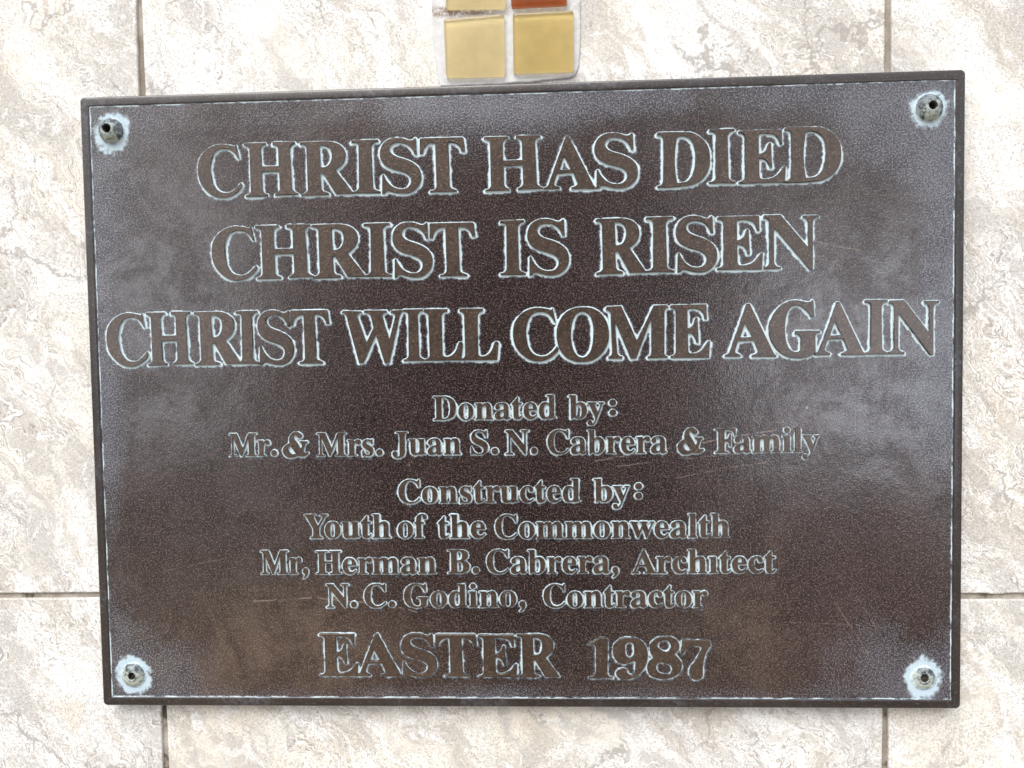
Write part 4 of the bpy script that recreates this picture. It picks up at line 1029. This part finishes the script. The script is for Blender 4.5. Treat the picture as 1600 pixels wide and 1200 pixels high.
V, F, S = [], [], []
prof = [(RIM + 0.05, FIELD_Y + 0.25, 0.9, .3), (RIM - 0.05, 0.72, 0.7, .35), (RIM - 0.30, 0.56, 0.12, .6), (RIM - 0.8, 0.52, 0.0, .9), (0.9, 0.55, 0.0, 1.4),
        (0.45, 0.63, 0.0, 1.7), (0.14, 0.92, 0.0, 1.9), (0.0, 1.4, 0.0, 2.0), (0.0, 7.9, 0.0, 2.0)]
for ins, y, a, rad in prof:
    ring = rounded(PW - 2 * ins, PH - 2 * ins, rad)
    N = len(ring)
    for x, z in ring:
        V.append(local(x, y, z))
        S.append(a)
for r_ in range(len(prof) - 1):
    for i in range(N):
        j = (i + 1) % N
        F.append((r_ * N + j, r_ * N + i, (r_ + 1) * N + i, (r_ + 1) * N + j))
border = link_mesh('raised_border', V, F, M_BORDER, plaque, True)
set_attr(border, 'side', S)

# ---- corner bolts: domed head with an open socket, ringed by pale corrosion
LAB = ('bolt at upper left with a pale ringed socket', 'bolt at upper right with a rusty socket',
       'bolt at lower left with a black open socket', 'bolt at lower right, half covered in pale crust')
for k, (bx, bz) in enumerate(BOLTS):
    brng = random.Random(40 + k)
    hr = (5.0, 5.2, 5.0, 4.7)[k]
    hh = (4.2, 3.6, 1.9, 1.1)[k]
    hole = (1.75, 1.6, 1.6, 1.7)[k]
    prof2 = [(hr + 0.05, 0.0), (hr, 0.22 * hh), (hr * 0.93, 0.45 * hh), (hr * 0.80, 0.68 * hh), (hr * 0.62, 0.87 * hh), (hole + 0.75, 0.97 * hh), (hole + 0.35, 1.04 * hh), (hole + 0.05, 1.0 * hh), (hole - 0.1, 0.85 * hh)]
    n = 40
    V, F, S = [], [], []
    for pi, (rr, yy) in enumerate(prof2):
        for i in range(n):
            a = 2 * math.pi * i / n
            jit = 1 + brng.uniform(-0.02, 0.02)
            V.append(((rr * jit * math.cos(a)) * MM, (-yy - 0.0) * MM, (rr * jit * math.sin(a)) * MM))
            low = 0.5 - 0.5 * math.sin(a)
            s_ = (low * 0.8 if pi < 5 else 0.15) if k < 2 else (0.66 + 0.22 * low - 0.42 * max(0.0, math.cos(a - 1.15)) ** 2)
            if pi in (5, 6):
                s_ = 0.62
            S.append(s_)
    for r_ in range(len(prof2) - 1):
        for i in range(n):
            j = (i + 1) % n
            F.append((r_ * n + j, r_ * n + i, (r_ + 1) * n + i, (r_ + 1) * n + j))
    bolt = link_mesh('bolt', V, F, M_BOLT, plaque, True)
    bolt.location = local(bx, FIELD_Y + 0.1, bz)
    bolt['label'] = LAB[k]
    set_attr(bolt, 'crust', S)
    # socket: a small hexagonal well
    V, F = [], []
    for rr, yy in ((hole, 0.96 * hh), (hole * 0.9, 0.70 * hh), (hole * 0.8, 0.15 * hh)):
        for i in range(6):
            a = math.pi * i / 3 + k
            V.append((rr * math.cos(a) * MM, -yy * MM, rr * math.sin(a) * MM))
    for r_ in range(2):
        for i in range(6):
            j = (i + 1) % 6
            F.append((r_ * 6 + j, r_ * 6 + i, (r_ + 1) * 6 + i, (r_ + 1) * 6 + j))
    F.append(tuple(range(17, 11, -1)))
    link_mesh('socket', V, F, M_HOLE, bolt)
    # crust: a lumpy low collar round the head
    V, F = [], []
    m = 48
    ph = brng.uniform(0, 6)
    for rr, yy in ((hr * 0.92, 0.55), (hr + 0.2, 0.4), (hr + 0.5, 0.2), (hr + 0.8, -0.06)):
        for i in range(m):
            a = 2 * math.pi * i / m
            grow = 1 + 0.06 * math.sin(a * 2 + ph) + 0.04 * math.sin(a * 5 + 2 * ph) - (0.16 * math.sin(a) if k < 2 else 0.05 * math.sin(a))
            r2 = hr * 0.92 + (rr - hr * 0.92) * grow + brng.uniform(-0.04, 0.04)
            V.append((r2 * math.cos(a) * MM, -(yy * (0.7 + 0.5 * brng.random())) * MM, r2 * math.sin(a) * MM))
    for r_ in range(3):
        for i in range(m):
            j = (i + 1) % m
            F.append((r_ * m + j, r_ * m + i, (r_ + 1) * m + i, (r_ + 1) * m + j))
    link_mesh('corrosion_crust', V, F, M_CRUST, bolt, True)
